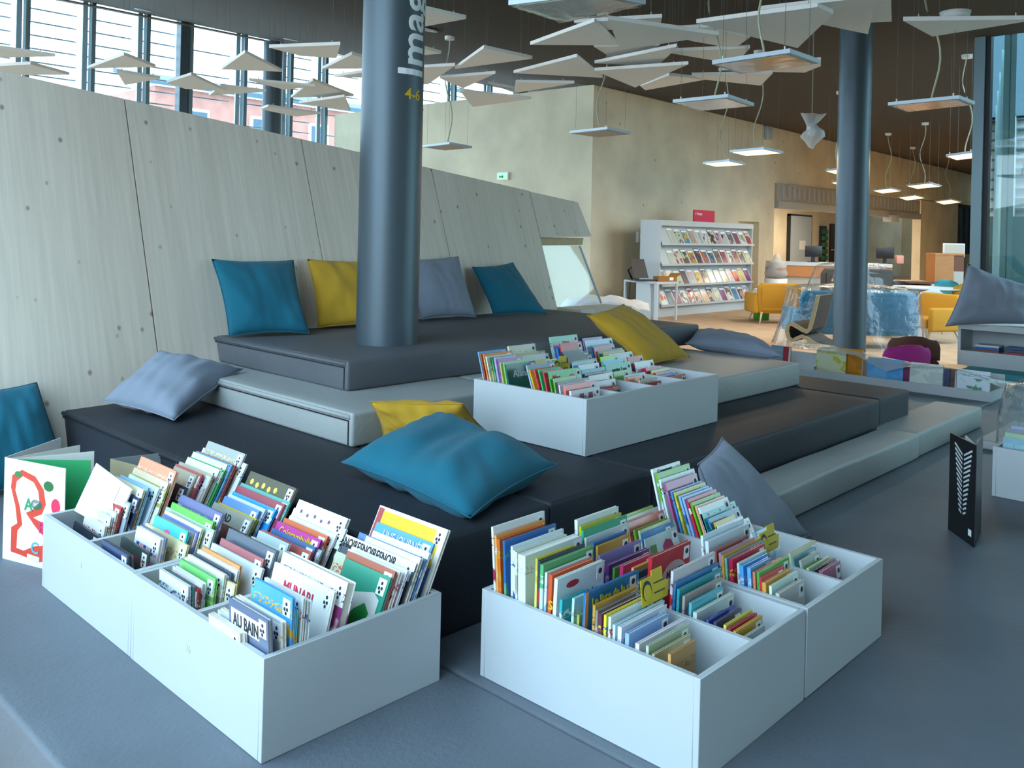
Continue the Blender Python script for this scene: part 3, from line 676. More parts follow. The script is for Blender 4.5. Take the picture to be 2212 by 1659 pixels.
(3.137,0.926,0.225,0.000,'1a6050','38806c',1,'Alana'),
(2.992,0.939,0.212,0.000,'a8c0d8','90a0b8',0,''),
(2.972,0.920,0.178,0.000,'e8b030','f0c858',0,''),
(2.938,0.925,0.164,0.000,'e04050','c02838',0,''),
(2.910,0.928,0.168,0.000,'38b868','58c888',0,''),
(2.879,0.925,0.149,0.000,'d83848','e06070',0,''),
(2.843,0.925,0.243,0.000,'38b048','e8e8e8',0,'Max'),
(2.809,0.895,0.168,0.000,'88b850','68a038',0,''),
(2.787,0.880,0.246,0.000,'583858','304058',0,''),
(2.772,0.868,0.243,0.000,'dce4e8','b8c0c8',0,''),
(2.737,0.871,0.236,0.000,'f08080','d86838',1,''),
(2.699,0.849,0.224,0.000,'dcdcdc','802858',1,'checks')],
'C2':[(3.400,0.970,0.221,0.000,'e0dcc8','b8b898',1,''),
(3.353,0.933,0.258,0.000,'c8c890','70b0d8',0,''),
(3.321,0.921,0.251,0.000,'dce0e8','a0a8b8',0,''),
(3.250,0.904,0.182,0.000,'d8c840','c8b830',0,''),
(2.933,0.933,0.177,0.000,'78a8c8','a8c8e0',0,''),
(2.886,0.924,0.162,0.000,'d8dce0','a03868',0,''),
(2.872,0.900,0.197,0.000,'2890a8','60b0b8',0,''),
(2.850,0.883,0.229,0.000,'584850','305060',0,''),
(2.817,0.878,0.194,0.000,'dce0e0','b89890',0,''),
(2.783,0.851,0.174,0.000,'e0e0e8','405098',0,''),
(2.737,0.829,0.133,0.000,'b02038','e0c0b0',0,''),
(2.728,0.818,0.133,0.000,'d87830','c02838',0,''),
(2.719,0.808,0.130,0.000,'202848','303050',0,'')],
'C3':[(3.352,1.005,0.246,0.000,'78c8a8','c03028',1,'mint'),
(3.330,0.962,0.238,0.000,'a8a0d0','c8c0e0',0,''),
(3.277,0.975,0.195,0.000,'c82028','a01820',0,''),
(3.294,0.947,0.225,0.000,'2880d8','3890f0',1,''),
(3.259,0.929,0.191,0.000,'182840','283858',0,''),
(3.244,0.918,0.221,0.000,'101828','b83028',0,''),
(3.220,0.902,0.222,0.000,'281018','781828',0,''),
(3.168,0.887,0.204,0.000,'a8a838','8898a8',0,''),
(2.978,0.932,0.154,0.000,'88d030','708090',0,''),
(2.964,0.910,0.206,0.000,'50a8d8','80c0e0',0,''),
(2.945,0.892,0.229,0.000,'38b090','205848',0,'Petite'),
(2.890,0.861,0.136,0.000,'78b828','a0c828',0,''),
(2.809,0.851,0.186,0.000,'a0b0b8','c8c8c8',0,''),
(2.797,0.843,0.138,0.000,'e86030','c83828',1,''),
(2.715,0.838,0.165,0.000,'c8c0a8','b0a0b0',0,''),
(2.685,0.823,0.157,0.000,'b02838','803048',0,'')],
'C4':[(3.348,0.977,0.188,0.000,'9088c0','a8a0d8',0,''),
(3.326,0.965,0.259,0.000,'d0e0f0','b0c0d8',1,''),
(3.283,0.941,0.217,0.000,'3080b8','5098c8',0,''),
(3.262,0.935,0.198,0.000,'e07880','e8a080',0,''),
(3.230,0.914,0.242,0.000,'708868','40303a',0,''),
(3.191,0.910,0.208,0.000,'c8a030','282838',0,''),
(3.140,0.904,0.218,0.000,'c8d8d8','e0d040',0,''),
(3.016,0.902,0.149,0.000,'c84838','603068',0,''),
(2.956,0.879,0.172,0.000,'e0e8f0','c02840',1,''),
(2.888,0.853,0.154,0.000,'c82048','308838',2,''),
(2.844,0.845,0.175,0.000,'c8c050','903030',0,''),
(2.818,0.833,0.208,0.000,'b81838','981840',0,''),
(2.790,0.823,0.189,0.000,'3880d8','e0c8c8',0,''),
(2.756,0.817,0.210,0.000,'d87038','c8c0a0',0,'')],
}
# ---------------------------------------------------------------- book bins
T=.018
def bin_(loc,sx_,sy_,h,axis,divs,label,group='white book bins'):
    e=empty('book_bin',loc,label,'book bin',group); L=M['laminate']
    b=lambda n,lo,hi: box(n,lo,hi,L,e,bevel=.0015,seg=1)
    b('front_panel',(0,0,0),(sx_,T,h)); b('back_panel',(0,sy_-T,0),(sx_,sy_,h)); b('side_panel',(0,T,0),(T,sy_-T,h)); b('side_panel',(sx_-T,T,0),(sx_,sy_-T,h)); b('bottom_panel',(T,T,.0),(sx_-T,sy_-T,.012))
    for d in divs:
        if axis=='a': b('divider',(T,d-T/2,.012),(sx_-T,d+T/2,h-.004))
        else: b('divider',(d-T/2,T,.012),(d+T/2,sy_-T,h-.004))
    return e
z0=.226; H=.27
e=bin_((1.22,1.995,z0),.612,.782,H,'a',[.39],'white book bin nearest the camera at left, holding the AU BAIN book')
lettering('36',.03,Matrix.Translation((-.0008,.42,.15))@Matrix.Rotation(-PI/2,4,'Z')@Matrix.Rotation(PI/2,4,'X'),e,M['edge'],'stamped_mark',.0003)
e=bin_((1.222,2.783,z0),.612,.783,H,'a',[.39],'white book bin at far left, pushed against the nearest left bin')
lettering('3',.03,Matrix.Translation((-.0008,.42,.17))@Matrix.Rotation(-PI/2,4,'Z')@Matrix.Rotation(PI/2,4,'X'),e,M['edge'],'stamped_mark',.0003)
bin_((1.943,1.154,z0),.594,.778,H,'b',[.3],'white book bin at front right, holding the blue orange-spined book')
bin_((2.549,1.154,z0),.594,.778,H,'b',[.3],'white book bin right of the front right bin, under the grey pillow')
bin_((3.27,2.585,.558),1.203,.762,H,'b',[.3,.6,.9],'wide white book bin on the black step in the middle')
# ---------------------------------------------------------------- books
NAMES=[('white','f0f0ee'),('cream','e6dfc4'),('grey','9a9e9e'),('dark grey','4a5058'),('black','181a20'),('red','c0242c'),('dark red','7c2030'),('pink','e07a90'),('magenta','b82a86'),('orange','e07a30'),('tan','b89a6a'),('brown','6a4630'),('yellow','e0c83a'),('olive','a0a040'),('green','4aa850'),('dark green','2a5a4a'),('mint green','88c8a4'),('teal','2a9098'),('light blue','90c0e4'),('blue','3a80c4'),('navy blue','28386a'),('lilac','a8a0cc'),('purple','7a4080'),('peach','eaa880')]
def cname(h):
    c=[int(h[i:i+2],16) for i in (0,2,4)]
    return min(NAMES,key=lambda n:sum((c[j]-int(n[1][2*j:2*j+2],16))**2 for j in range(3)))[0]
ORD='first second third fourth fifth sixth seventh eighth ninth tenth eleventh twelfth thirteenth fourteenth fifteenth sixteenth seventeenth eighteenth nineteenth twentieth twenty-first twenty-second twenty-third twenty-fourth twenty-fifth twenty-sixth twenty-seventh twenty-eighth twenty-ninth thirtieth'.split()
def flat(name,pts,parent,col,y=-.0009):
    o=MB().prism([(x,y,z) for x,z in pts],(0,.0006,0)).build(name,M['print'],parent); o.color=lin(col); return o
def circ(cx,cz_,r,n=14,sz=1): return [(cx+r*math.cos(2*PI*k/n),cz_+sz*r*math.sin(2*PI*k/n)) for k in range(n)]
STK={}
def sticker(parent,w_,h_,kind):
    x1=w_-.008; s=(.036,.046) if kind=='A' else (.03,.04)
    x1-=s[0]; zt=-.01
    if kind not in STK:
        o=MB().prism([(0,-.0012,0),(s[0],-.0012,0),(s[0],-.0012,-s[1]),(0,-.0012,-s[1])],(0,.0008,0)).build('label_sticker',M['sticker'],parent); STK[kind]=o.data
        q=MB()
        if kind=='A':
            for cx_,cz2 in ((.018,-.013),(.010,-.028),(.022,-.027),(.016,-.038)): q.prism([(x,-.0016,z) for x,z in circ(cx_,cz2,.0052,8)],(0,.0004,0))
        else: q.prism([(x,-.0016,z) for x,z in circ(.016,-.016,.009,10)],(0,.0004,0)); 
        q2=q.build('printed_mark',M['ink'],o); STK[kind+'m']=q2.data
    else:
        o=bpy.data.objects.new('label_sticker',STK[kind]); COL.objects.link(o); o.parent=parent
        q2=bpy.data.objects.new('printed_mark',STK[kind+'m']); COL.objects.link(q2); q2.parent=o
    o.location=(x1,0,zt)
def book(mx,w_,h_,t,col,art,label,group,title='',stk='A',cat='book',name='picture_book'):
    e=bpy.data.objects.new(name,None); COL.objects.link(e); e.empty_display_size=.03; tag(e,label,cat,group); e.matrix_world=mx
    c=.0022
    q=MB().box((0,0,-h_),(w_,c,0)).box((0,t-c,-h_),(w_,t,0)).box((0,c,-h_),(c,t-c,0))
    cv=q.build('cover',M['cover'],e); cv.location=(0,0,h_); cv.color=lin(col); cv['art']=list(lin(col if (title and title not in ('checks','mint','plain')) else art)[:3])
    box('pages',(c,c,.004),(w_-.004,t-c,h_-.004),M['pages'],e)
    if stk and w_>.13: sticker(cv,w_,h_,stk)
    TM=lambda x,z: Matrix.Translation((x,-.0012,z))@Matrix.Rotation(PI/2,4,'X')
    if title:
        if title=='AU BAIN':
            flat('title_band',[(.012,-.022),(w_-.045,-.022),(w_-.045,-.072),(.012,-.072)],cv,'f2f4f4',-.0005); lettering(title,.05,TM(.022,-.066),cv,M['ink'],fit=w_-.07)
        elif title=='MUNARI': lettering(title,.05,TM(.07,-.068),cv,M['red'],fit=.15); lettering('Variation',.03,Matrix.Translation((w_-.035,-.0012,-.3))@Matrix.Rotation(-PI/2,4,'Y')@Matrix.Rotation(PI/2,4,'X'),cv,M['red'],fit=.16)
        elif title.startswith('NOIR'): flat('title_band',[(0.0,0),(w_,0),(w_,-.026),(0,-.026)],cv,'f2f4f2',-.0005); lettering(title,.042,TM(.004,-.036),cv,M['black'],fit=w_-.09)
        elif title=='UNE JOURNÉE': lettering(title,.042,TM(.05,-.045),cv,M['whitep'],fit=.2)
        elif title=='Colorambulle': lettering(title,.034,TM(.03,-.034),cv,M['ytab'],fit=.2)
        elif title in('MA','AD'): lettering(title,.038,TM(.05 if title=='MA' else .1,-.045),cv,M['ink'])
        elif title=='SA':
            for k,s_ in enumerate('SAL'): lettering(s_,.036,Matrix.Translation((-.0008,t-.003,-.10-k*.045))@Matrix.Rotation(-PI/2,4,'Z')@Matrix.Rotation(PI/2,4,'X'),cv,M['ytab'])
        elif title=='SCRI': flat('title_band',circ(.07,-.03,.03,10,.35),cv,'c02838'); lettering('Comment crier plus fort',.026,TM(.02,-.085),cv,M['ink'],fit=.17)
        elif title.startswith('Le livre'): lettering('Le livre de la p',.032,TM(.03,-.045),cv,M['ytab'],fit=.18); flat('spine_band',[(-.002,0),(.012,0),(.012,-h_),(-.002,-h_)],cv,'f09850')
        elif title=='MA VIE': flat('title_cloud',circ(.13,-.085,.065,16,.7),cv,'c8b0b0'); lettering(title,.036,TM(.085,-.09),cv,M['ink'],fit=.09)
        elif title=='Comment': lettering(title,.018,TM(.03,-.02),cv,M['ink'],fit=.1)
        elif title=='Alana': lettering(title,.05,TM(.04,-.07),cv,M['edge'],fit=.12)
        elif title=='Max': lettering(title,.036,TM(.02,-.045),cv,M['red'],fit=.06); flat('print_arch',circ(.17,-.055,.03,14),cv,'c04868')
        elif title=='Petite': lettering('petite Lou',.03,TM(.05,-.045),cv,M['ink'],fit=.13)
        elif title=='leaf':
            flat('print_shape',[(.0,-.075),(.05,-.085),(.11,-.07),(w_-.05,-.055),(w_-.02,-.07),(w_-.02,-h_+.005),(0.,-h_+.005)],cv,'d8dad6',-.0006)
            flat('print_leaf',[(.0,-.105),(.04,-.09),(.075,-.093),(.082,-.12),(.07,-.16),(.02,-.17),(.0,-.16)],cv,'10803c'); flat('print_leaf',[(.075,-.158),(.105,-.12),(.145,-.092),(.175,-.115),(.16,-.165),(.12,-.178),(.06,-.17)],cv,'189040')
        elif title=='yellow': flat('print_panel',[(.03,-.012),(w_-.02,-.012),(w_-.02,-.2),(.03,-.2)],cv,'ecc030',-.0006); flat('spine_band',[(.004,-.006),(.03,-.006),(.03,-.25),(.004,-.25)],cv,'b04850',-.0005)
        elif title=='dot': flat('print_dot',circ(w_*.45,-.07 if w_<.29 else -.11,.038 if w_<.29 else .05,16,1.2),cv,art)
        elif title=='cloud':
            for x,z in ((.035,-.055),(.11,-.075),(.18,-.055)): flat('print_cloud',circ(x,z,.02,9,.7),cv,art)
        elif title=='squares':
            for k in range(6): flat('print_square',[(.02+k*.027,-.045),(.041+k*.027,-.045),(.041+k*.027,-.066),(.02+k*.027,-.066)],cv,'3050b0' if k%2==0 else 'f09aa8')
        elif title=='triangles':
            for k in range(5): flat('print_triangle',[(.05+k*.04,-.02),(.075+k*.04,-.028),(.05+k*.04,-.05)],cv,art)
        elif title=='checks':
            for k in range(5):
                for r_ in range(2):
                    if (k+r_)%2: flat('print_square',[(.03+k*.034,-.02-r_*.04),(.062+k*.034,-.02-r_*.04),(.062+k*.034,-.056-r_*.04),(.03+k*.034,-.056-r_*.04)],cv,'7a2048' if r_==0 else '584090')
        elif title=='figures': flat('print_figure',[(.07,-.17),(.09,-.1),(.1,-.07),(.12,-.1),(.14,-.18)],cv,'b02848'); flat('print_figure',[(.03,-.17),(.05,-.12),(.065,-.17)],cv,'c86878')
        elif title in('marks','blots','gold'):
            for k in range(5): flat('print_mark',circ(.04+k*.042,-.035-(k%2)*(.06 if title=='blots' else .006),.012 if title!='marks' else .007,6),cv,art)
        elif title=='mint': flat('print_mark',[(.1,-.03),(.16,-.035),(.16,-.05),(.1,-.04)],cv,art)
        elif title=='plantes': flat('print_mark',[(.02,-.03),(.06,-.03),(.06,-.09),(.02,-.09)],cv,'588a30'); flat('title_cloud',circ(.13,-.06,.035,7),cv,'b02858')
    return e
RANGE={'A1':(1.236,1.70),'A2':(1.236,1.66),'A3':(1.236,1.66),'A4':(1.236,1.68)}
BM={'B1':[(1.19,1.18),(1.64,1.655),(1.95,1.90)],'B2':[(1.19,1.18),(1.52,1.54),(1.95,1.905)],'B3':[(1.19,1.18),(1.53,1.49),(1.95,1.84)],'B4':[(1.19,1.18),(1.62,1.45),(1.95,1.82)],
 'C1':[(2.6,2.61),(2.97,2.82),(3.14,3.05),(3.4,3.26)],'C2':[(2.6,2.61),(2.93,2.85),(3.42,3.29)],'C3':[(2.6,2.61),(2.98,2.88),(3.4,3.27)],'C4':[(2.6,2.61),(2.98,2.88),(3.4,3.27)],
 'A1':[(1.22,1.24),(1.5,1.40),(1.95,1.715)],'A2':[(1.22,1.24),(1.5,1.40),(1.95,1.71)],'A3':[(1.22,1.24),(1.5,1.38),(1.95,1.71)],'A4':[(1.22,1.24),(1.5,1.36),(1.95,1.71)]}
def interp(T_,x):
    for (x0,y0),(x1,y1) in zip(T_,T_[1:]):
        if x<=x1: return y0+(y1-y0)*(x-x0)/(x1-x0)
    return T_[-1][1]
WHERE={'A1':'right row of the nearest left bin','A2':'left row of the nearest left bin','A3':'right row of the far left bin','A4':'left row of the far left bin',
'B1':'left row of the front right bin','B2':'right row of the front right bin','B3':'left row of the bin under the grey pillow','B4':'right row of the bin under the grey pillow',
'C1':'first row of the middle bin','C2':'second row of the middle bin','C3':'third row of the middle bin','C4':'fourth row of the middle bin'}
PLANE={'A1':2.372,'A2':2.766,'A3':3.155,'A4':3.545,'B1':1.965,'B2':2.255,'B3':2.572,'B4':2.862,'C1':3.292,'C2':3.585,'C3':3.885,'C4':4.185}
TH=[.0085,.0125,.03,.03]
for row,bk in BOOKS.items():
    A=row[0]=='A'; zb=(.238 if row[0]!='C' else .570)+.002
    L=sorted(bk,key=lambda q:q[0]); n=len(L)
    # heads keep their measured spacing but never closer than the thickness of the book in front
    pos=[]; 
    for i,q in enumerate(L):
        p=q[0]
        if i and p<pos[-1]+TH[L[i-1][6]]*1.12: p=pos[-1]+TH[L[i-1][6]]*1.12
        pos.append(p)
    foot=[]
    for i,q in enumerate(L):
        p=interp(BM[row],pos[i])
        if i and p<foot[-1]+TH[L[i-1][6]]*1.08: p=foot[-1]+TH[L[i-1][6]]*1.08
        foot.append(p)
    lim=(1.812 if A else 1.912 if row[0]=='B' else 3.326)
    ov=foot[-1]+TH[L[-1][6]]*1.1-lim
    if ov>0: foot=[f_-ov*(i/(n-1)) for i,f_ in enumerate(foot)]
    for i,q in enumerate(L):
        s,zt,w_,off,col,art,tk,title=q
        dz=zt-zb; dx=pos[i]-foot[i]; ang=math.atan2(dx,dz); h_=math.hypot(dx,dz)
        if not A and i==n-1 or True:
            zlift=abs(math.sin(ang))*0
        base=Vector((foot[i],PLANE[row]-off,zb)) if A else Vector((PLANE[row]+off,foot[i],zb))
        R_=Matrix.Rotation(-PI/2,4,'Z')@Matrix.Rotation(-ang,4,'X') if A else Matrix.Rotation(-ang,4,'X')
        gapn=(foot[i+1]-foot[i]) if i+1<n else 1; t=min(TH[tk],max(.004,gapn*math.cos(ang)*.93))
        lift=t*math.sin(max(ang,0)); base.z+=lift*1.0
        nm=cname(col); an=cname(art); t_=''
        if title in('AU BAIN','MA VIE','UNE JOURNÉE','Alana','Max','Comment','Colorambulle'): t_=' titled '+title
        elif an!=nm: t_=' with '+an+' print'
        lab='%s%s book%s, %s from the front in the %s'%('thick ' if tk>=2 else '',nm,t_,ORD[i],WHERE[row])
        lab=lab.replace('  ',' ')
        if len(lab.split())>16: lab='%s%s book, %s from the front, %s'%('thick ' if tk>=2 else '',nm,ORD[i],WHERE[row])
        book(Matrix.Translation(base)@R_,w_,max(.1,h_-lift),t,col,art,lab,'picture books in the '+WHERE[row],title,'A' if A else 'B')
# glossy clear-covered book flopping forward over the far left row
g0=at_b(208,1000,3.52); g1=at_b(160,1103,3.52); up=(g0-g1); e=empty('picture_book',g1,'shiny white book in clear glossy sleeve, leaning over the far left row','book','picture books leaning over the bins')
wv=Vector((.05,-.235,-.035)); nn=up.cross(wv).normalized()
MB().prism([Vector(),wv,wv+up*.86,up*.92+wv*.55,up],nn*.006).build('cover',M['sleeve'],e); MB().prism([wv*.1+up*.55-nn*.0012,wv*.75+up*.5-nn*.0012,wv*.75+up*.8-nn*.0012,wv*.1+up*.85-nn*.0012],-nn*.0008).build('cover_print',M['ytab'] if 0 else M['pages'],e)
# yellow divider cards standing up between the books
def divider_card(px,py,a_or_b,axis,label,sc=1,text='Les'):
    p=at_b(px,py,a_or_b) if axis=='b' else at_a(px,py,a_or_b)
    e=empty('divider_card',(p.x,p.y,p.z-.24*sc),label,'divider card','yellow topic cards among the books'); e.rotation_euler=(-.12,0,0)
    MB().prism([(-.02,0,0),(.11,0,0),(.11,0,.24*sc),(-.02,0,.24*sc)],(0,.002,0)).build('clear_holder',M['plastic'],e)
    MB().prism([(0,-.002,.16*sc),(.13*sc,-.002,.16*sc),(.14*sc,-.002,.205*sc),(.11*sc,-.002,.21*sc),(.11*sc,-.002,.25*sc),(.055*sc,-.002,.25*sc),(.055*sc,-.002,.235*sc),(0,-.002,.235*sc)],(0,.002,0)).build('card',M['ytab'],e)
    q=MB(); q.prism([(x,-.004,z) for x,z in circ(.027*sc,.2*sc,.022*sc,12,1.3)],(0,.0012,0)).build('printed_face',M['ink'],e)
    q=MB(); q.prism([(x,-.0055,z) for x,z in circ(.027*sc,.195*sc,.018*sc,12,1.3)],(0,.0012,0)).build('printed_face_fill',M['ytab'],e)
    for k in range(2): box('text_line',(.062*sc,-.004,(.183+k*.028)*sc),(.115*sc,-.003,(.186+k*.028)*sc),M['ink'],e)
divider_card(1400,1256,1.43,'b','yellow topic card with a smiling face in the front right bin')
divider_card(1655,1154,1.43,'b','yellow topic card in the bin under the grey pillow')
divider_card(1203,776,3.0,'b','yellow topic card in the wide middle bin')
# ---------------------------------------------------------------- cushions
from mathutils import noise as NZ
def cushion(corners,thick,mt,label,seed=0,pinch=.07,wr=.012,group='loose square cushions',sag=0):
    P=[Vector(c) for c in corners]; c=sum(P,Vector())/4; N=26
    nr=((P[1]-P[0]).cross(P[3]-P[0])+(P[2]-P[1]).cross(P[0]-P[1])*-1)
    nr=(P[2]-P[0]).cross(P[3]-P[1]).normalized()
    e=empty('cushion',c-Vector((0,0,0)),label,'cushion',group); e.location=(c.x,c.y,min(p.z for p in P))
    v=[];f=[]; rnd=random.Random(seed)
    def pt(i,j,side):
        s=i/N; t=j/N
        x=2*s-1; y=2*t-1
        # pinch edge mid points inwards so the corners stick out
        kx=1-pinch*(1-y*y); ky=1-pinch*(1-x*x)
        # inverse: points on the edge x=+-1 move in at y=0
        X=x*(1-pinch*(1-y*y)); Y=y*(1-pinch*(1-x*x))
        S_=(X+1)/2; T_=(Y+1)/2
        p=P[0]*(1-S_)*(1-T_)+P[1]*S_*(1-T_)+P[2]*S_*T_+P[3]*(1-S_)*T_
        b=max(0,(1-x**4))*max(0,(1-y**4)); h=thick*.5*b**.55*(1-.25*(x*x+y*y)/2)
        nz=NZ.noise(Vector((x*1.6+seed*3.1,y*1.6,side)))*wr*1.4+NZ.noise(Vector((x*4+seed,y*1.3+x*2,side*2)))*wr
        rad=abs(NZ.noise(Vector((math.atan2(y,x)*2.2+seed,0,side))))*wr*1.5*min(1,(x*x+y*y))
        return p+nr*side*(h+(nz-rad)*b**.4)-Vector((0,0,sag*(1-abs(x))*(1-abs(y))))
    for side in (1,-1):
        for i in range(N+1):
            for j in range(N+1): v.append(pt(i,j,side))
    K=(N+1)**2
    for i in range(N):
        for j in range(N):
            a=i*(N+1)+j; f.append((a,a+N+1,a+N+2,a+1)); f.append((K+a,K+a+1,K+a+N+2,K+a+N+1))
    loc=Vector(e.location); o=obj('cover',[p-loc for p in v],f,mt,e,True)
    bm=bmesh.new(); bm.from_mesh(o.data); bmesh.ops.remove_doubles(bm,verts=bm.verts,dist=.0008); bmesh.ops.recalc_face_normals(bm,faces=bm.faces); bm.to_mesh(o.data); bm.free()
    o.data.polygons.foreach_set('use_smooth',[True]*len(o.data.polygons))
    # stitched edge seam
    rim=[pt(i,0,0) for i in range(N+1)]+[pt(N,j,0) for j in range(1,N+1)]+[pt(i,N,0) for i in range(N-1,-1,-1)]+[pt(0,j,0) for j in range(N-1,0,-1)]
    MB().tube([p-loc for p in rim+rim[:1]],.0035,6).build('edge_seam',mt,e,smooth=True)
    return e
def onwall(px,py,off):  # point in front of the leaning wall
    r=ray(px,py); O=Vector((0,0,CAMZ)); Q=WP+Vector((0,-off,0)); t=((Q-O).dot(WN))/(r.dot(WN)); return O+r*t
tz=.90
cushion([at_z(495,726,tz),at_z(668,720,tz),onwall(634,562,.06),onwall(457,560,.06)],.17,M['teal'],'teal cushion leaning on the wooden wall, leftmost of the upright row',1)
cushion([at_z(686,708,tz),at_z(855,702,tz),onwall(842,562,.06),onwall(663,560,.06)],.17,M['yellow'],'mustard cushion leaning on the wall, half hidden by the steel column',2,wr=.02)
cushion([at_z(912,690,tz),at_z(1029,685,tz),onwall(990,554,.06),onwall(855,560,.06)],.17,M['grey'],'grey cushion leaning on the wall just right of the steel column',3)
cushion([at_z(1066,680,tz),at_z(1182,679,tz),onwall(1108,567,.10),onwall(1020,577,.06)],.15,M['teal'],'tilted teal cushion leaning on the wall right of the column',4)
bz=.575
cushion([at_z(218,866,bz+.03),at_z(376,908,bz),at_z(525,797,.745),at_d(345,757,5.05)],.2,M['grey'],'grey cushion lying at left against the pale mattress and wooden wall',5,wr=.018)
cushion([at_z(828,950,bz),at_z(1062,940,bz),at_d(1000,872,4.25),at_d(800,868,4.25)],.14,M['yellow'],'mustard cushion lying behind the big teal cushion beside the middle bin',6,wr=.02)
cushion([at_z(738,998,bz+.06),at_z(1016,1119,bz+.01),at_z(1205,1004,bz+.05),at_z(950,893,bz+.17)],.23,M['teal'],'big teal cushion lying on the black step in the centre',7,wr=.02,pinch=.09)
cushion([at_z(1400,788,.74),at_z(1492,772,.735),at_a(1347,657,5.35),at_a(1268,681,4.8)],.17,M['yellow'],'mustard cushion leaning behind the middle bin at its right',8,wr=.012,pinch=.05)
cushion([at_z(1480,742,.75),at_z(1692,770,.73),at_z(1640,736,.80),at_z(1500,716,.80)],.17,M['grey'],'blue grey cushion lying flat on the right end of the pale tier',9)
cushion([(3.34,1.84,.25),(3.92,1.77,.24),at_d(1560,945,4.0),at_d(1507,1003,3.68)],.16,M['grey'],'grey pillow propped up behind the right book bins',10,pinch=.05)
cushion([(1.22,4.86,.25),(1.80,4.86,.25),onwall(79,826,.07),onwall(-70,850,.07)],.16,M['teal'],'teal cushion cut off at the left edge behind the open book',11,pinch=.04)
cushion([at_d(2042,705,9.6),(10.85,2.35,.76),at_d(2245,628,9.7),at_d(2091,569,9.75)],.3,M['grey'],'grey cushion standing on the white cabinet at the right edge',12,wr=.03)
# ---------------------------------------------------------------- open and standing books on the mattresses
def openbook(c,ang1,ang2,w_,h_,col,art,label,extra=None,zb=.2265):
    e=empty('open_book',(c[0],c[1],zb),label,'book','books standing open on the mattresses')
    for k,(an,nm) in enumerate(((ang1,'front_cover'),(ang2,'back_cover'))):
        o=MB().box((0,-.0015,0),(w_,.0015,h_)).build(nm,M['cover'] if 0 else M['print'],e); o.rotation_euler=(0,0,an); o.color=lin(col if k==0 else art)
    for k in range(3):
        an=ang1+(ang2-ang1)*(k+1)/4; o=MB().box((0,-.0008,.004),(w_*(.97-.04*k),.0008,h_-.008)).build('page',M['print'],e); o.rotation_euler=(0,0,an); o.color=lin(['3aa868','f0eee8','f0eee8'][k] if extra=='abc' else 'e6e2d8')
    return e
# big alphabet book at the far left
p0=at_z(6,1206,.226); p1=at_z(137,1240,.226); p2=at_z(178,1118,.226)
d1=(p1-p0); d2=(p2-p0); ht=(at_a(8,986,p0.x).z-.226)
ab=openbook((p0.x,p0.y),math.atan2(d1.y,d1.x),math.atan2(d2.y,d2.x),d1.length,ht,'eef4f6','e8e2e4','big white alphabet picture book standing open beside the far left bin','abc')
fc=[c for c in ab.children if c.name.startswith('front_cover')][0]; w_=d1.length
def fp(name,pts,col,y=-.0032):
    o=MB().prism([(x*w_,y,z*ht) for x,z in pts],(0,.0012,0)).build(name,M['print'],fc); o.color=lin(col)
outer=[(.14,.09),(.14,.33),(.24,.38),(.20,.55),(.12,.72),(.14,.84),(.30,.91),(.52,.87),(.66,.76),(.70,.62),(.64,.52),(.50,.47),(.72,.42),(.82,.34),(.90,.26),(.93,.12),(.60,.05),(.30,.08)]
inner=[(.24,.14),(.25,.31),(.33,.38),(.28,.55),(.20,.70),(.22,.79),(.32,.85),(.50,.81),(.58,.73),(.60,.63),(.55,.57),(.38,.50),(.52,.40),(.62,.34),(.72,.30),(.66,.22),(.54,.20),(.36,.13)]
fp('print_worm',outer,'d84838',-.0026); fp('print_worm_belly',inner,'eef4f6',-.0032)
fp('print_balloon',[(.86+.07*math.cos(t),.62+.075*math.sin(t)) for t in [k*PI/8 for k in range(16)]],'e03060'); fp('print_avocado',[(.24+.06*math.cos(t),.86+.03*math.sin(t)) for t in [k*PI/6 for k in range(12)]],'3c8048')
fp('print_turtle',[(.55+.09*math.cos(t),.60+.05*math.sin(t)) for t in [k*PI/6 for k in range(12)]],'2f6848'); fp('print_bird',[(.74+.08*math.cos(t),.80+.05*math.sin(t)) for t in [k*PI/5 for k in range(10)]],'2a7040')
fp('barcode_label',[(.42,.065),(.62,.055),(.62,.10),(.42,.11)],'e0e4e4',-.004)
for s_,x,z,sz,c in (('A',.36,.53,.07,'2f9a68'),('B',.60,.34,.065,'d0387a'),('C',.48,.13,.065,'58b0b8')):
    lettering(s_,sz,Matrix.Translation((x*w_,-.0042,z*ht))@Matrix.Rotation(PI/2,4,'X'),fc,M['print'],color=c)
# beige book standing open behind the far left bin
pa_=Vector((1.862,4.50,.226))
bk=empty('open_book',(1.62,4.12,.2265),'beige picture book standing open behind the far left bin against the black step','book','books standing open on the mattresses')
q0=at_d(239,991,3.98); q1=at_d(305,1003,3.86); q2=at_d(392,1000,4.15); hh=q0.z-.226; bk.location=(q0.x,q0.y,.2265)
for nm,q,c in (('front_cover',q1,'b8a888'),('back_cover',q2,'98a0a0')):
    d=q-q0; L=math.hypot(d.x,d.y); o=MB().box((0,-.002,0),(L,.002,hh)).build(nm,M['print'],bk); o.rotation_euler=(0,0,math.atan2(d.y,d.x)); o.color=lin(c)
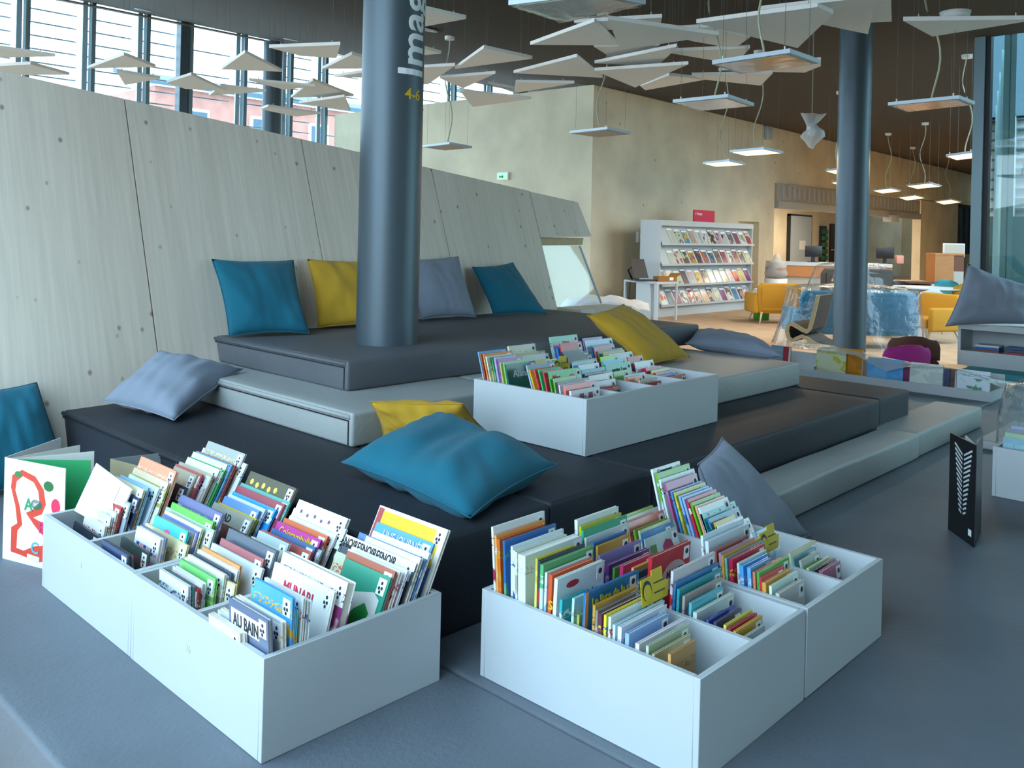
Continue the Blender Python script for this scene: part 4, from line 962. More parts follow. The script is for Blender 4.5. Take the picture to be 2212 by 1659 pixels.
# black book standing half open at right
s0=at_z(2104,1183,.226); s1=at_z(2049,1143,.226); h0=at_d(2112,962,(s0.x*cs+s0.y*sn)).z-.226
db=s1-s0; kb=empty('open_book',(s0.x,s0.y,.2265),'black picture book with pale drawing standing half open on the grey mattress','book','books standing open on the mattresses')
L=math.hypot(db.x,db.y); an=math.atan2(db.y,db.x)
o=MB().box((0,-.003,0),(L,.003,h0)).build('front_cover',M['black'],kb); o.rotation_euler=(0,0,an)
side=1
for k in range(14):
    z=h0*(.25+.045*k); 
    for sg in (1,-1):
        q=MB().prism([(L*.45+sg*.008,.0045,z),(L*.45+sg*(.035+.004*k),.0045,z+.012+.002*k),(L*.45+sg*(.03+.004*k),.0045,z+.02+.002*k),(L*.45+sg*.008,.0045,z+.008)],(0,-.0012,0)).build('print_leaf',M['edge'],o)
box('label_sticker',(.02,.004,.04),(.05,.0045,.07),M['sticker'],o)
o=MB().box((0,-.002,.003),(L*.9,.002,h0-.003)).build('pages',M['pages'],kb); o.rotation_euler=(0,0,an-.25)
o=MB().box((0,-.003,0),(L,.003,h0)).build('back_cover',M['black'],kb); o.rotation_euler=(0,0,an-.55)
# ---------------------------------------------------------------- hanging acoustic panels
PZ=3.55
PANELS=[([(1145,97),(1284,47),(1337,98)],0,'white triangular panel above the concrete corner, left of the two-lamp cluster'),
([(1313,42),(1553,76),(1340,108)],-.14,'large white triangle hanging in the middle of the cluster'),
([(1240,49),(1430,38),(1426,56),(1300,66)],.06,'white panel edge behind the large middle triangle'),
([(1504,50),(1766,15),(1800,30),(1723,104)],-.10,'large white panel at upper right, left of the right column'),
([(1641,22),(1895,-8),(1875,74),(1750,48)],-.01,'white panel just in front of the right column top'),
([(1850,-6),(1924,-6),(1926,47),(1880,49)],0,'white panel corner at the top beside the right column'),
([(1420,66),(1531,59),(1620,81),(1586,105),(1495,89)],.05,'white panel tucked behind the large upper right panel'),
([(1430,112),(1620,104),(1600,126),(1550,132)],.03,'flat white panel above the big square lamp with print'),
([(1283,101),(1425,98),(1390,118),(1324,127)],.08,'white panel in second layer below the large middle triangle'),
([(1284,137),(1462,101),(1446,119),(1419,143)],.0,'long white triangle under the second layer'),
([(1109,158),(1246,123),(1302,168)],-.04,'white triangle to the left, in front of the concrete corner top'),
([(1284,153),(1487,139),(1372,189)],-.08,'white triangle carrying a small black cable'),
([(1383,186),(1445,163),(1525,172),(1394,195)],.04,'narrow white panel below the cable panel'),
([(1494,163),(1669,159),(1643,185),(1521,172)],.02,'white panel right under the big square lamp'),
([(1552,153),(1773,130),(1773,143),(1738,157)],.10,'thin white panel behind the big square lamp'),
([(1951,45),(2245,42),(2014,79)],-.1,'white triangle with a round canopy at the top right'),
([(982,149),(1045,104),(1150,127)],0,'white triangle right of the lettered column'),
([(850,5),(1007,41),(870,66)],0,'white triangle partly hidden at the top of the lettered column'),
([(860,90),(953,116),(860,124)],.02,'small white tip beside the lettered column'),
([(850,150),(983,142),(925,182),(850,186)],.0,'white panel overlapping the lettered column, middle height'),
([(950,169),(1070,159),(1000,191)],.03,'white panel right of the column over the brick view'),
([(994,197),(1148,214),(1021,231)],-.02,'lowest white triangle right of the column'),
([(1114,178),(1241,180),(1112,201)],.03,'white panel above the left concrete wall'),
([(1053,180),(1130,196),(1110,200)],.12,'small shaded panel above the left concrete wall'),
([(-60,96),(119,122),(-60,126)],-.05,'pale triangle at the far left edge of the glazing'),
([(-40,145),(66,139),(150,162),(-40,162)],-.1,'pale panel low at the far left glazing'),
([(268,119),(336,145),(189,148)],0,'pale triangle in front of the left glazing'),
([(252,155),(346,170),(270,184)],-.04,'pale flat panel just over the wooden wall at left'),
([(360,179),(413,162),(487,197),(400,192)],-.03,'pale panel left of the round dark column'),
([(477,186),(575,198),(451,207)],0,'pale triangle left of the round dark column, lower one'),
([(529,114),(610,155),(478,150)],0,'pale triangle across the round dark column'),
([(581,103),(735,97),(727,126),(650,121)],0,'broad pale panel near the ceiling downlight'),
([(537,174),(680,187),(615,194)],.02,'thin pale triangle crossing the round dark column'),
([(676,174),(764,208),(628,211)],.07,'pale triangle between the dark columns'),
([(697,149),(760,118),(830,138),(800,148)],.03,'pale panel left of the lettered column, upper'),
([(722,166),(800,154),(850,170)],.03,'thin pale triangle left of the lettered column'),
([(646,223),(744,209),(757,240)],-.02,'pale triangle low beside the concrete wall edge'),
([(563,236),(579,230),(692,246),(640,252)],-.03,'lowest pale panel above the wooden wall')]
for i,(poly,dz,lab) in enumerate(PANELS):
    z=PZ+dz; P=[at_z(x,y,z) for x,y in poly]; c=sum(P,Vector())/len(P); e=empty('acoustic_panel',c,lab,'ceiling panel','suspended acoustic panels')
    MB().prism([p-c for p in P],(0,0,.035)).build('board',M['panel'],e,bevel=0)
    q=None
    for p in P[:3]:
        pw=c+(p-c)*.72; a=pw-c; top=zc(pw.x,pw.y)-z-.003
        MB().tube([(a.x,a.y,.034),(a.x,a.y,top)],.0022,4).build('wire',M['wire'],e); MB().tube([(a.x,a.y,.033),(a.x,a.y,.07)],.006,6).build('ferrule',M['lampframe'],e)
# ---------------------------------------------------------------- square pendants
LZ=2.85
def pendant(L_,R_,T_,B_,mt,label,lit=False,extra=None,z=LZ):
    P=[at_z(*L_,z),at_z(*B_,z),at_z(*R_,z),at_z(*T_,z)]; c=(P[0]+P[2])/2
    e=empty('pendant_lamp',c,label,'pendant lamp','square pendant lamps')
    q=MB().prism([p-c for p in P],(0,0,.03)).build('lamp_frame',M['lampframe'],e)
    I=[(p-c)*.88-Vector((0,0,.004)) for p in P]
    MB().prism(I,(0,0,.0035)).build('diffuser',mt,e)
    for p in P:
        a=(p-c)*.8; top=zc(p.x,p.y)-z-.003
        MB().tube([(a.x,a.y,.03),(a.x,a.y,top)],.0018,4).build('wire',M['wire'],e); MB().tube([(a.x,a.y,.03),(a.x,a.y,.06)],.007,6).build('ferrule',M['whitep'],e)
    rnd=random.Random(int(L_[0])); top=zc(c.x,c.y)-z-.003; pts=[]
    for k in range(17):
        t=k/16; s_=math.sin(t*PI)*.11; pts.append((s_*math.sin(t*7+rnd.random()*.1+L_[0]),s_*math.cos(t*6+L_[0]),.03+(top-.03)*t))
    MB().tube(pts,.009,6).build('cable',M['cable'],e,smooth=True); MB().lathe([(.0,top-.06),(.07,top-.05),(.075,top)],16).build('ceiling_rose',M['whitep'],e)
    if lit:
        l=bpy.data.lights.new('lamp_light','AREA'); l.size=.45; l.energy=lit; l.color=(1,.84,.62); o=bpy.data.objects.new('lamp_light',l); COL.objects.link(o); o.parent=e; o.location=(0,0,-.02)
    if extra=='print':
        for k in range(16):
            a=(P[k%4]-c)*.5*rnd.random()+(P[(k+1)%4]-c)*.5*rnd.random(); r=.03+.03*rnd.random()
            o=MB().prism([(a.x+r*math.cos(t),a.y+r*math.sin(t),-.006) for t in (0,1.3,2.4,3.5,5)],(0,0,.001)).build('reflected_patch',M['unlit'],e) if 0 else None
    if extra=='plastic':
        v=[];f=[];N=12
        for i in range(N+1):
            for j in range(N+1):
                s_,t=i/N,j/N; p=P[0]*(1-s_)*(1-t)+P[1]*s_*(1-t)+P[2]*s_*t+P[3]*(1-s_)*t-c; v.append(Vector((p.x*.96,p.y*.96,-.012-.05*math.sin(PI*s_)*math.sin(PI*t)-.015*NZ.noise(Vector((s_*6,t*6,1))))))
        for i in range(N):
            for j in range(N): a=i*(N+1)+j; f.append((a,a+1,a+N+2,a+N+1))
        obj('plastic_wrap',v,f,M['plastic'],e,True)
    return e
mir=mat('glossy_lamp_face','c9c4bc',.1,metal=.35,bump=.35,bscale=5)
pendant((1098,11),(1395,9),(1285,-12),(1215,46),mir,'large square lamp wrapped in plastic at the top centre',extra='plastic')
pendant((1538,139),(1771,137),(1706,114),(1600,160),mir,'square lamp with glossy reflecting face in front of the white panels')
pendant((1453,222),(1629,229),(1572,210),(1511,240),mir,'square lamp with a red reflection in its glossy face')
pendant((1918,228),(2106,226),(2072,213),(1960,242),mir,'square lamp left of the green glass mullion')
pendant((1230,288),(1363,290),(1312,279),(1290,297),M['unlit'],'unlit square lamp in front of the concrete corner')
pendant((912,318),(1020,320),(971,311),(960,325),M['unlit'],'unlit square lamp in front of the left concrete wall')
pendant((1576,329),(1692,331),(1650,322),(1610,337),M['lit'],'lit square lamp in front of the long concrete wall, right one',lit=38)
pendant((1518,354),(1611,356),(1575,348),(1545,360),M['lit'],'lit square lamp in front of the long concrete wall, left one',lit=38)
pendant((2043,338),(2125,339),(2100,330),(2065,346),M['lit'],'lit square lamp partly behind the green glass mullion',lit=38)
pendant((1783,370),(1840,371),(1815,366),(1805,376),M['lit'],'lit lamp half hidden by the right column, upper',lit=34)
pendant((1795,395),(1842,396),(1822,391),(1812,400),M['lit'],'lit lamp half hidden by the right column, lower',lit=34)
pendant((1884,412),(1948,413),(1925,407),(1905,418),M['lit'],'small lit lamp right of the right column, leftmost of four',lit=38)
pendant((1957,402),(2034,403),(2010,396),(1980,408),M['lit'],'small lit lamp right of the right column, highest of four',lit=38)
pendant((1940,427),(1999,428),(1978,422),(1958,433),M['lit'],'small lit lamp right of the right column, under the highest',lit=38)
pendant((2019,436),(2077,437),(2055,431),(2038,442),M['lit'],'small lit lamp nearest the dark far window',lit=38)
# round disc on the upper right panel, small cable clamp, wrapped hanging lamp
p=at_z(2063,44,3.5); e=empty('ceiling_disc',p,'white round disc sitting on the top right triangle','disc'); MB().lathe([(.0,.0),(.10,.0),(.125,.07),(.0,.075)],20).build('body',M['whitep'],e,smooth=True)
p=at_d(1753,290,11.5); e=empty('wrapped_lamp',p,'small lamp bagged in clear plastic hanging left of the right column','lamp')
v=[];f=[]
prof=[(.0,-.19),(.05,-.15),(.12,-.04),(.14,.03),(.10,.09),(.045,.13),(.06,.18),(.12,.24)]
for r,z in prof:
    for j in range(14): t=2*PI*j/14; k=1+.18*math.sin(3*t+z*20); v.append((r*k*math.cos(t),r*k*math.sin(t),z))
for i in range(len(prof)-1):
    for j in range(14): f.append((i*14+j,i*14+(j+1)%14,(i+1)*14+(j+1)%14,(i+1)*14+j))
obj('plastic_bag',v,f,M['plasticw'],e,True); MB().lathe([(0,-.02),(.06,.0),(.05,.09),(0,.1)],14).build('lamp_body',M['whitep'],e,smooth=True); MB().tube([(0,0,.1),(0,0,zc(p.x,p.y)-p.z)],.004,5).build('cable',M['cable'],e)
# downlights in the dark ceiling
for x,y,l in ((308,24,'recessed round downlight above the left glazing'),(628,90,'recessed round downlight over the broad pale panel'),(920,62,'recessed round downlight just right of the lettered column')):
    r=ray(x,y); t=10.0
    for _ in range(60):
        P=r*t+Vector((0,0,CAMZ)); g_=P.z-zc(P.x,P.y)
        if g_>0: t-=.4*min(1,abs(g_)*2)
        else: t+=.4*min(1,abs(g_)*2)
    P.z=zc(P.x,P.y)-.012; e=empty('downlight',P,l,'downlight','recessed downlights'); MB().lathe([(.16,.01),(.17,-.012),(.11,-.012),(.10,.005)],24).build('ring',M['laminate'],e,smooth=True); MB().lathe([(.0,.0),(.10,.0)],24).build('lens',M['unlit'],e); e.rotation_euler=(.19,0,0)
# exit sign, wall switch box
p=Vector((14.14,13.675,2.80)); e=empty('exit_sign',p,'small pale green exit sign on the left concrete wall','sign'); box('housing',(-.04,-.17,0),(0.03,.17,.17),M['whitep'],e); box('face',(-.045,-.16,.01),(-.04,.16,.16),M['exit'],e)
q=MB().box((-.048,-.02,.05),(-.045,.10,.09)); q.prism([(-.048,-.04,.07),(-.048,-.0,.035),(-.048,-.0,.11)],(.003,0,0)); q.build('arrow',M['green'],e)
p=at_b(1380,512,11.17); e=empty('wall_box',p,'small white switch box on the concrete wall beside the magazine rack','switch'); box('body',(-.09,-.05,-.12),(.09,.02,.12),M['whitep'],e,bevel=.01); box('button',(-.03,-.06,-.03),(.03,-.05,.03),M['edge'],e)
p=at_b(1657,288,11.17); e=empty('wall_projector',p,'small pale box mounted high on the long concrete wall','wall box'); box('body',(-.13,-.1,-.18),(.13,.02,.18),M['lampframe'],e,bevel=.02); box('bracket',(-.04,-.02,.18),(.04,.02,.24),M['edge'],e)
# ---------------------------------------------------------------- low bookcase behind the black step
e=empty('low_bookcase',(8.49,2.226,.226),'low white bookcase with plastic sheet behind the black mattress step','bookcase')
box('front_rail',(0,0,0),(.02,2.9,.085),M['laminate'],e); box('base_board',(.02,0,0),(.42,2.9,.02),M['laminate'],e); box('back_panel',(.40,0,.02),(.42,2.9,.2),M['laminate'],e)
box('side_panel',(.02,0,.02),(.4,.02,.085),M['laminate'],e); box('side_panel',(.02,2.88,.02),(.4,2.9,.2),M['laminate'],e); box('divider',(.02,1.62,.02),(.4,1.64,.12),M['laminate'],e)
def face_book(x0,x1,ytop,a,col,art,label,t=.02,h=None,zb=.248,lean=.1):
    p0=at_a(x0,ytop,a); p1=at_a(x1,ytop,a); w_=abs(p0.y-p1.y); zt=max(p0.z,p1.z); h_=zt-zb
    R_=Matrix.Rotation(-PI/2,4,'Z')@Matrix.Rotation(-lean,4,'X')
    return book(Matrix.Translation((a,p0.y,zb+.002))@R_,w_,h_,t,col,art,label,'books in the low white bookcase','',None)
face_book(1762,1826,757,8.56,'d8dcb8','c8c030','yellow and grey picture book at the left of the low white bookcase')
face_book(1792,1862,757,8.60,'d88a10','c07808','orange picture book in the low white bookcase before the right column',t=.03)
face_book(1873,1950,780,8.56,'70b0e0','50a0e0','bright blue picture book in the low white bookcase')
face_book(1951,1964,788,8.56,'7a2858','602048','narrow plum book in the low white bookcase',t=.06)
face_book(1966,2036,790,8.56,'dce4dc','c8d0d0','off white picture book with tiny logo in the low bookcase')
face_book(2038,2050,799,8.56,'283060','202850','narrow navy book in the low white bookcase',t=.06)
face_book(2050,2062,801,8.58,'583838','402828','narrow dark brown book in the low white bookcase',t=.06)
face_book(2066,2138,805,8.56,'d8e4f0','409070','white book with green mark at the right end of the low bookcase')
face_book(1664,1690,748,8.60,'7898a8','a8b0b8','grey blue book at the far left end of the low bookcase')
face_book(1690,1702,750,8.56,'a83040','802838','narrow red book at the far left end of the low bookcase',t=.06)
def sheet(name,P,mt,label,cat,nx=24,ny=8,amp=.02,drop=None,seed=0,solid=True):
    """P: rows of control points (polyline per row), interpolated"""
    rows=[[Vector(p) for p in r] for r in P]; v=[];f=[]
    def along(r,t):
        t*=len(r)-1; i=min(int(t),len(r)-2); return r[i].lerp(r[i+1],t-i)
    for i in range(nx+1):
        for j in range(ny+1):
            t=j/ny*(len(rows)-1); k=min(int(t),len(rows)-2); p=along(rows[k],i/nx).lerp(along(rows[k+1],i/nx),t-k)
            n_=NZ.noise(p*4+Vector((seed,0,0)))*amp+NZ.noise(p*9+Vector((0,seed,0)))*amp*.5; v.append(p+Vector((-n_,-n_*.5,n_)))
    for i in range(nx):
        for j in range(ny): a=i*(ny+1)+j; f.append((a,a+1,a+ny+2,a+ny+1))
    c=sum(v,Vector())/len(v); e=empty(name,c,label,cat); obj('film',[p-c for p in v],f,mt,e,True); return e
A=8.5
top=[at_a(x,y,8.80) for x,y in ((1705,738),(1800,747),(1900,768),(2000,790),(2080,805),(2150,822),(2215,828))]
mid=[at_a(x,y,8.60) for x,y in ((1705,744),(1800,750),(1880,768),(1960,784),(2040,792),(2100,806),(2215,838))]
low=[at_a(x,y,8.50) for x,y in ((1720,752),(1790,758),(1850,768),(1915,802),(1960,793),(2040,792),(2100,805))]+[at_a(2215,868,8.5)]
sheet('plastic_sheet',[top,mid,low],M['plasticw'],'milky plastic sheet draped over the low white bookcase','plastic sheet',nx=60,ny=10,amp=.012)
# ---------------------------------------------------------------- bin at the right edge, bagged
e=bin_((5.34,.60,.2265),.60,.786,H,'a',[.39],'white book bin cut off at the right edge, under clear plastic')
for k,(c_,a_) in enumerate((('2a90a8','50b8c8'),('68a850','a8c890'),('283048','504868'),('d8dce0','a8a8b0'),('e8e0d0','c86848'),('5088c8','a8c0e0'),('c85070','e8a0b0'),('e0e4d8','7888a0'))):
    book(Matrix.Translation((5.38+.03*k,1.36,.245))@Matrix.Rotation(-PI/2,4,'Z')@Matrix.Rotation(-.2,4,'X'),.27,.30+.02*(k%3),.012,c_,a_,'%s picture book, %s from the left in the bagged bin at the right edge'%(cname(c_),ORD[k]),'picture books in the right edge bin','','B')
for k,(c_,a_) in enumerate((('e0e4e8','80a8c8'),('3a78b8','a0c0e0'),('d8a848','b87828'),('e8e8e0','c04858'))):
    book(Matrix.Translation((5.40+.05*k,.96,.245))@Matrix.Rotation(-PI/2,4,'Z')@Matrix.Rotation(-.2,4,'X'),.27,.30+.02*(k%3),.014,c_,a_,'%s picture book, %s in the right row of the bagged bin'%(cname(c_),ORD[k]),'picture books in the right edge bin','','B')
def drape(name,loc,rz,w_,d_,h_,label,flare=.16,mt='plastic',seed=0,wr=.05,topw=.8,n=44,m_=16,zbase=0,cat='plastic cover'):
    e=empty(name,loc,label,cat,None,rz); v=[];f=[]
    for i in range(m_+1):
        t=i/m_
        if t<.7: s=t/.7; z=h_*s; k=1+(1-s)**2*flare-(1-topw)*s*s*.6
        else: s=(t-.7)/.3; z=h_*(1+.06*math.sin(s*PI/2)); k=(topw*.6+.4)*(1-s*.98)
        for j in range(n):
            a=2*PI*j/n; c_,s_=math.cos(a),math.sin(a); q=4
            rad=1/((abs(c_)**q+abs(s_)**q)**(1/q)); x=c_*rad*w_/2*k; y=s_*rad*d_/2*k
            fold=NZ.noise(Vector((a*3.2+seed,z*.5,seed)))*wr*(1.2-.5*t)*1.6+NZ.noise(Vector((a*9+seed,z*1.3,3)))*wr*.7
            zz=z+NZ.noise(Vector((x*4,y*4,seed+z)))*wr*.5*(t>.02)
            r=math.hypot(x,y)+1e-6; x*=1+fold/r*(1 if t<.75 else .3); y*=1+fold/r*(1 if t<.75 else .3); v.append((x,y,max(zz,.004)))
    for i in range(m_):
        for j in range(n): f.append((i*n+j,i*n+(j+1)%n,(i+1)*n+(j+1)%n,(i+1)*n+j))
    obj('film',v,f,M[mt],e,True); return e
drape('plastic_cover',(5.68,1.0,.485),0,.66,.84,.34,'clear plastic bag bulging over the bin at the right edge',flare=.0,wr=.035,topw=.75,seed=4)
pd=at_z(2108,968,.2265)
box_=mattress('pale_mattress',(pd.x,pd.y-.35,.2265),(pd.x+.9,pd.y,.29),M['fab_light'],'small pale grey pad on the mattress behind the black standing book','G',seam=False)
box_['group']='pads'
# ---------------------------------------------------------------- white cabinet at the right with teal pad
mattress('teal_mattress',(10.25,1.6,0),(11.3,3.0,.256),M['tealmat'],'teal mattress under the white cabinet at right','teal pads',seam=False)
e=empty('low_cabinet',(10.6,1.5,.257),'white open-front cabinet under the grey cushion at right','cabinet'); W=1.63
box('top_panel',(0,0,.40),(.45,W,.465),M['laminate'],e); box('bottom_panel',(0,0,0),(.45,W,.018),M['laminate'],e); box('side_panel',(0,W-.03,.018),(.45,W,.40),M['laminate'],e); box('side_panel',(0,0,.018),(.45,.03,.40),M['laminate'],e); box('back_panel',(.43,.03,.018),(.45,W-.03,.40),M['laminate'],e); box('drawer_front',(.0,.03,.018),(.02,W-.03,.165),M['laminate'],e); box('shelf',(.02,.03,.15),(.43,W-.03,.165),M['laminate'],e)
for k in range(12):
    c_=['8a5048','3a6aa8','c8d0d8','a03850','485868','2a5888','d8d8d0','7888a8','30688a','b06070','506080','a8b0b8'][k]; st,ly=k//3,k%3
    o=empty('stacked_book',(10.63,2.98-st*.30-.26,.4235+ly*.026),'%s book, %s up in the %s stack inside the white cabinet'%(cname(c_),ORD[ly],ORD[st]),'book','books lying in the white cabinet'); cv=box('cover',(0,0,0),(.2,.24,.022),M['print'],o); cv.color=lin(c_)
# ---------------------------------------------------------------- chairs
def shell_chair(loc,rz,mt,label,w_=.42,sh=.3,bh=.28,legm='ply',group='small upholstered chairs'):
    e=empty('shell_chair',loc,label,'chair',group,rz)
    MB().box((-w_/2,-w_/2+.02,sh-.04),(w_/2,w_/2,sh+.015)).build('seat',M[mt],e,bevel=.025,seg=3)
    v=[];f=[];n=14;m_=6
    for s in (0,1):
        for i in range(m_+1):
            z=sh+.02+bh*i/m_
            for j in range(n+1):
                t=-1+2*j/n; lim=(1-max(0,(i/m_-.35)/.65)**3*.38) ; x=t*w_/2*1.05*lim; y=-w_/2-.02+.10*t*t+(.025 if s else 0)-.05*(i/m_); v.append((x,y,z-(.05*abs(t)**3 if i==m_ else 0)))
    K=(m_+1)*(n+1)
    for i in range(m_):
        for j in range(n): a=i*(n+1)+j; f+= [(a,a+1,a+n+2,a+n+1),(K+a,K+a+n+1,K+a+n+2,K+a+1)]
    for j in range(n): f.append((m_*(n+1)+j,m_*(n+1)+j+1,K+m_*(n+1)+j+1,K+m_*(n+1)+j)); f.append((j,K+j,K+j+1,j+1))
    for i in range(m_): a=i*(n+1); f.append((a,a+n+1,K+a+n+1,K+a)); a+=n; f.append((a,K+a,K+a+n+1,a+n+1))
    obj('backrest',v,f,M[mt],e,True)
    for sx_ in (-1,1):
        for sy_ in (-1,1): MB().tube([(sx_*w_*.33,sy_*w_*.3,sh-.04),(sx_*w_*.46,sy_*w_*.42,0)],.014,8,.009).build('leg',M[legm],e,smooth=True)
    return e
FRW=math.atan2(sn,cs)-PI/2
p=at_a(1925,742,9.25); shell_chair((9.4,p.y,0),FRW+.15,'pinkf','magenta upholstered chair behind the plastic-covered low bookcase',w_=.5,sh=.31,bh=.25)
p=at_a(1948,727,9.9); shell_chair((10.05,p.y-.05,0),FRW-.3,'brownf','dark brown upholstered chair right behind the magenta chair',w_=.5,sh=.33,bh=.26)
def armchair(loc,rz,w_,mt,label,h_=.78,d_=.72,group='upholstered lounge chairs',sh=.40):
    e=empty('armchair',loc,label,'armchair',group,rz)
    MB().box((-w_/2+.08,-d_/2+.06,sh-.16),(w_/2-.08,d_/2,sh)).build('seat_cushion',M[mt],e,bevel=.045,seg=3)
    pr=[(-w_/2+.04,-d_/2+.10,sh-.20),(w_/2-.04,-d_/2+.10,sh-.20),(w_/2+.0,-d_/2+.0,h_-.10),(w_/2-.06,-d_/2-.02,h_),(-w_/2+.06,-d_/2-.02,h_),(-w_/2,-d_/2+.0,h_-.10)]
    MB().prism(pr,(0,.13,0)).build('backrest',M[mt],e,bevel=.035,seg=3)
    MB().prism([(-w_/2+.10,-d_/2+.085,sh-.12),(w_/2-.10,-d_/2+.085,sh-.12),(w_/2-.06,-d_/2-.015,h_-.08),(-w_/2+.06,-d_/2-.015,h_-.08)],(0,-.02,.0)).build('back_panel',M[mt],e,bevel=.008)
    for s in (-1,1): MB().box((s*w_/2-.05,-d_/2+.08,sh-.2),(s*w_/2+.05,d_/2,sh+.18)).build('armrest',M[mt],e,bevel=.04,seg=3)
    for sx_ in (-1,1):
        for sy_ in (-1,1): MB().tube([(sx_*(w_/2-.10),sy_*(d_/2-.10),sh-.18),(sx_*(w_/2-.04),sy_*(d_/2-.02),0)],.022,8,.013).build('leg',M['ply'],e,smooth=True)
    return e
armchair((15.85,8.0,0),FRW+.05,.84,'yfab','ochre armchair seen from behind, right of the magazine rack')
armchair((15.2,4.98,0),FRW+PI/2+.35,.85,'yfab','ochre armchair seen from its side, in front of the round white table')
c=at_d(1835,700,13.5); sofa=armchair((c.x,c.y,0),FRW,1.75,'bfab','blue sofa under clear plastic behind the right column',h_=.86,d_=.8,group='sofas'); sofa['category']='sofa'; sofa.name='sofa'
drape('plastic_cover',(c.x,c.y,0),FRW,1.98,1.05,.90,'crumpled clear plastic over the blue sofa',flare=.14,wr=.05,topw=.86,seed=1,n=60)
c=at_d(1835,620,16.2); ch=armchair((c.x,c.y,0),FRW+.1,1.35,'greyshell','tall grey chair under clear plastic behind the blue sofa',h_=1.12,d_=.7,group='tall chairs')
drape('plastic_cover',(c.x,c.y,0),FRW+.1,1.55,.95,1.17,'shiny clear plastic tent over the tall grey chair',flare=.3,wr=.06,topw=.62,seed=2,n=60)
# wavy plywood lounge chair
c=at_d(1750,735,11.75); e=empty('wave_chair',(c.x,c.y,c.z*0),'low plywood lounge chair with folded S-shaped frame and grey shell','lounge chair',None,FRW)
S_=11.75/1903; pts=[(1765,638),(1760,664),(1754,692),(1749,710),(1744,716),(1736,714),(1722,706),(1710,700),(1702,704),(1700,716),(1704,730),(1712,736),(1722,731),(1733,726),(1744,731),(1760,742),(1790,752)]
zb0=1.6-(756-520)/1903*11.75
cl=[(-(1750-x)*S_,(756-y)*S_+max(zb0,0)) for x,y in pts]
def thick(poly,t):
    L=[];R_=[]
    for i,(x,z) in enumerate(poly):
        a=poly[max(i-1,0)]; b=poly[min(i+1,len(poly)-1)]; dx,dz=b[0]-a[0],b[1]-a[1]; l=math.hypot(dx,dz); nx_,nz_=-dz/l*t/2,dx/l*t/2; L.append((x+nx_,z+nz_)); R_.append((x-nx_,z-nz_))
    return L,R_
def band(name,poly,t,y0,y1,mt,par):
    L,R_=thick(poly,t); v=[];f=[]; n=len(L)
    for y in (y0,y1): v+=[(x,y,z) for x,z in L]+[(x,y,z) for x,z in R_]
    for i in range(n-1): f+=[(i,i+1,n+i+1,n+i),(2*n+i,3*n+i,3*n+i+1,2*n+i+1),(i,2*n+i,2*n+i+1,i+1),(n+i,n+i+1,3*n+i+1,3*n+i)]
    f+=[(0,n,3*n,2*n),(n-1,3*n-1,4*n-1,2*n-1)][:2]
    return obj(name,v,f,mt,par)
o=band('ply_frame',cl,.05,-.02,.0,M['ply'],e)
o2=band('shell',cl,.045,.0,.5,M['greyshell'],e); o2.rotation_euler=(0,0,0)
sh_=Matrix(((1,.72,0,0),(0,1,0,0),(0,0,1,0),(0,0,0,1)))
for q in (o,o2): q.data.transform(sh_)
band('ply_frame',[(x+.72*.5,z) for x,z in cl],.05,.5,.52,M['ply'],e)
e.location.z=0
# round white table and chairs behind
c=at_d(1995,640,17.3); e=empty('round_table',(c.x,c.y,0),'round white table behind the ochre armchair at right','table'); MB().lathe([(0,.715),(.70,.715),(.74,.73),(.74,.74),(0,.745)],40).build('tabletop',M['laminate'],e,smooth=True); MB().lathe([(.0,0),(.28,0),(.28,.015),(.05,.04),(.035,.5),(.12,.70),(0,.714)],24).build('pedestal',M['laminate'],e,smooth=True)
c=at_d(1907,650,15.2); shell_chair((c.x,c.y,0),FRW+.4,'gfab','dark green shell chair right of the column, behind the blue sofa',w_=.66,sh=.42,bh=.42,group='shell chairs round the table')
c=at_d(1952,660,17.9); shell_chair((c.x,c.y,0),FRW+PI,'black','black shell chair at the left of the round white table',w_=.5,sh=.44,bh=.36,group='shell chairs round the table')
c=at_d(2040,640,18.2); shell_chair((c.x,c.y,0),FRW+2.6,'tealmat','teal shell chair behind the round white table',w_=.52,sh=.44,bh=.40,group='shell chairs round the table')
c=at_d(2078,640,16.4); shell_chair((c.x,c.y,0),FRW+2.2,'yfab','ochre shell chair at the right of the round white table',w_=.55,sh=.46,bh=.40,group='shell chairs round the table')
c=at_d(1995,655,15.7); shell_chair((c.x,c.y,0),FRW+.2,'laminate','white shell chair between the round table and side-on armchair',w_=.5,sh=.42,bh=.36,group='shell chairs round the table')
# ---------------------------------------------------------------- reception counter, desks, cabinets
c=at_d(1672,600,20.5); e=empty('reception_counter',(c.x,c.y,0),'long wooden reception counter with pale base behind the armchairs','counter',None,-PI/2+math.atan2(sn,cs))
box('worktop',(0,0,1.02),(2.75,.7,1.10),M['laminate'],e); box('front_band',(.0,.02,.76),(2.75,.06,1.02),M['wood'],e); box('base',(.05,.08,0),(2.7,.12,.76),M['unlit'],e); box('side_panel',(0,.06,0),(.05,.7,1.02),M['wood'],e); box('side_panel',(2.7,.06,0),(2.75,.7,1.02),M['wood'],e)
def monitor(px,py,d,w_,h_,label,zb):
    c=at_d(px,py,d); e=empty('monitor',(c.x,c.y,zb),label,'monitor','computer monitors',FRW); box('screen',(-w_/2,-.02,.12),(w_/2,.02,.12+h_),M['black'],e,bevel=.006); box('stand',(-.04,.0,.01),(.04,.04,.2),M['black'],e); box('foot',(-.12,-.08,0),(.12,.08,.012),M['black'],e)
monitor(1757,560,20.8,.40,.26,'grey monitor standing on the counter left of the column',1.102)
monitor(1911,575,20.9,.42,.27,'black monitor on the counter in front of the pale far door',1.102)
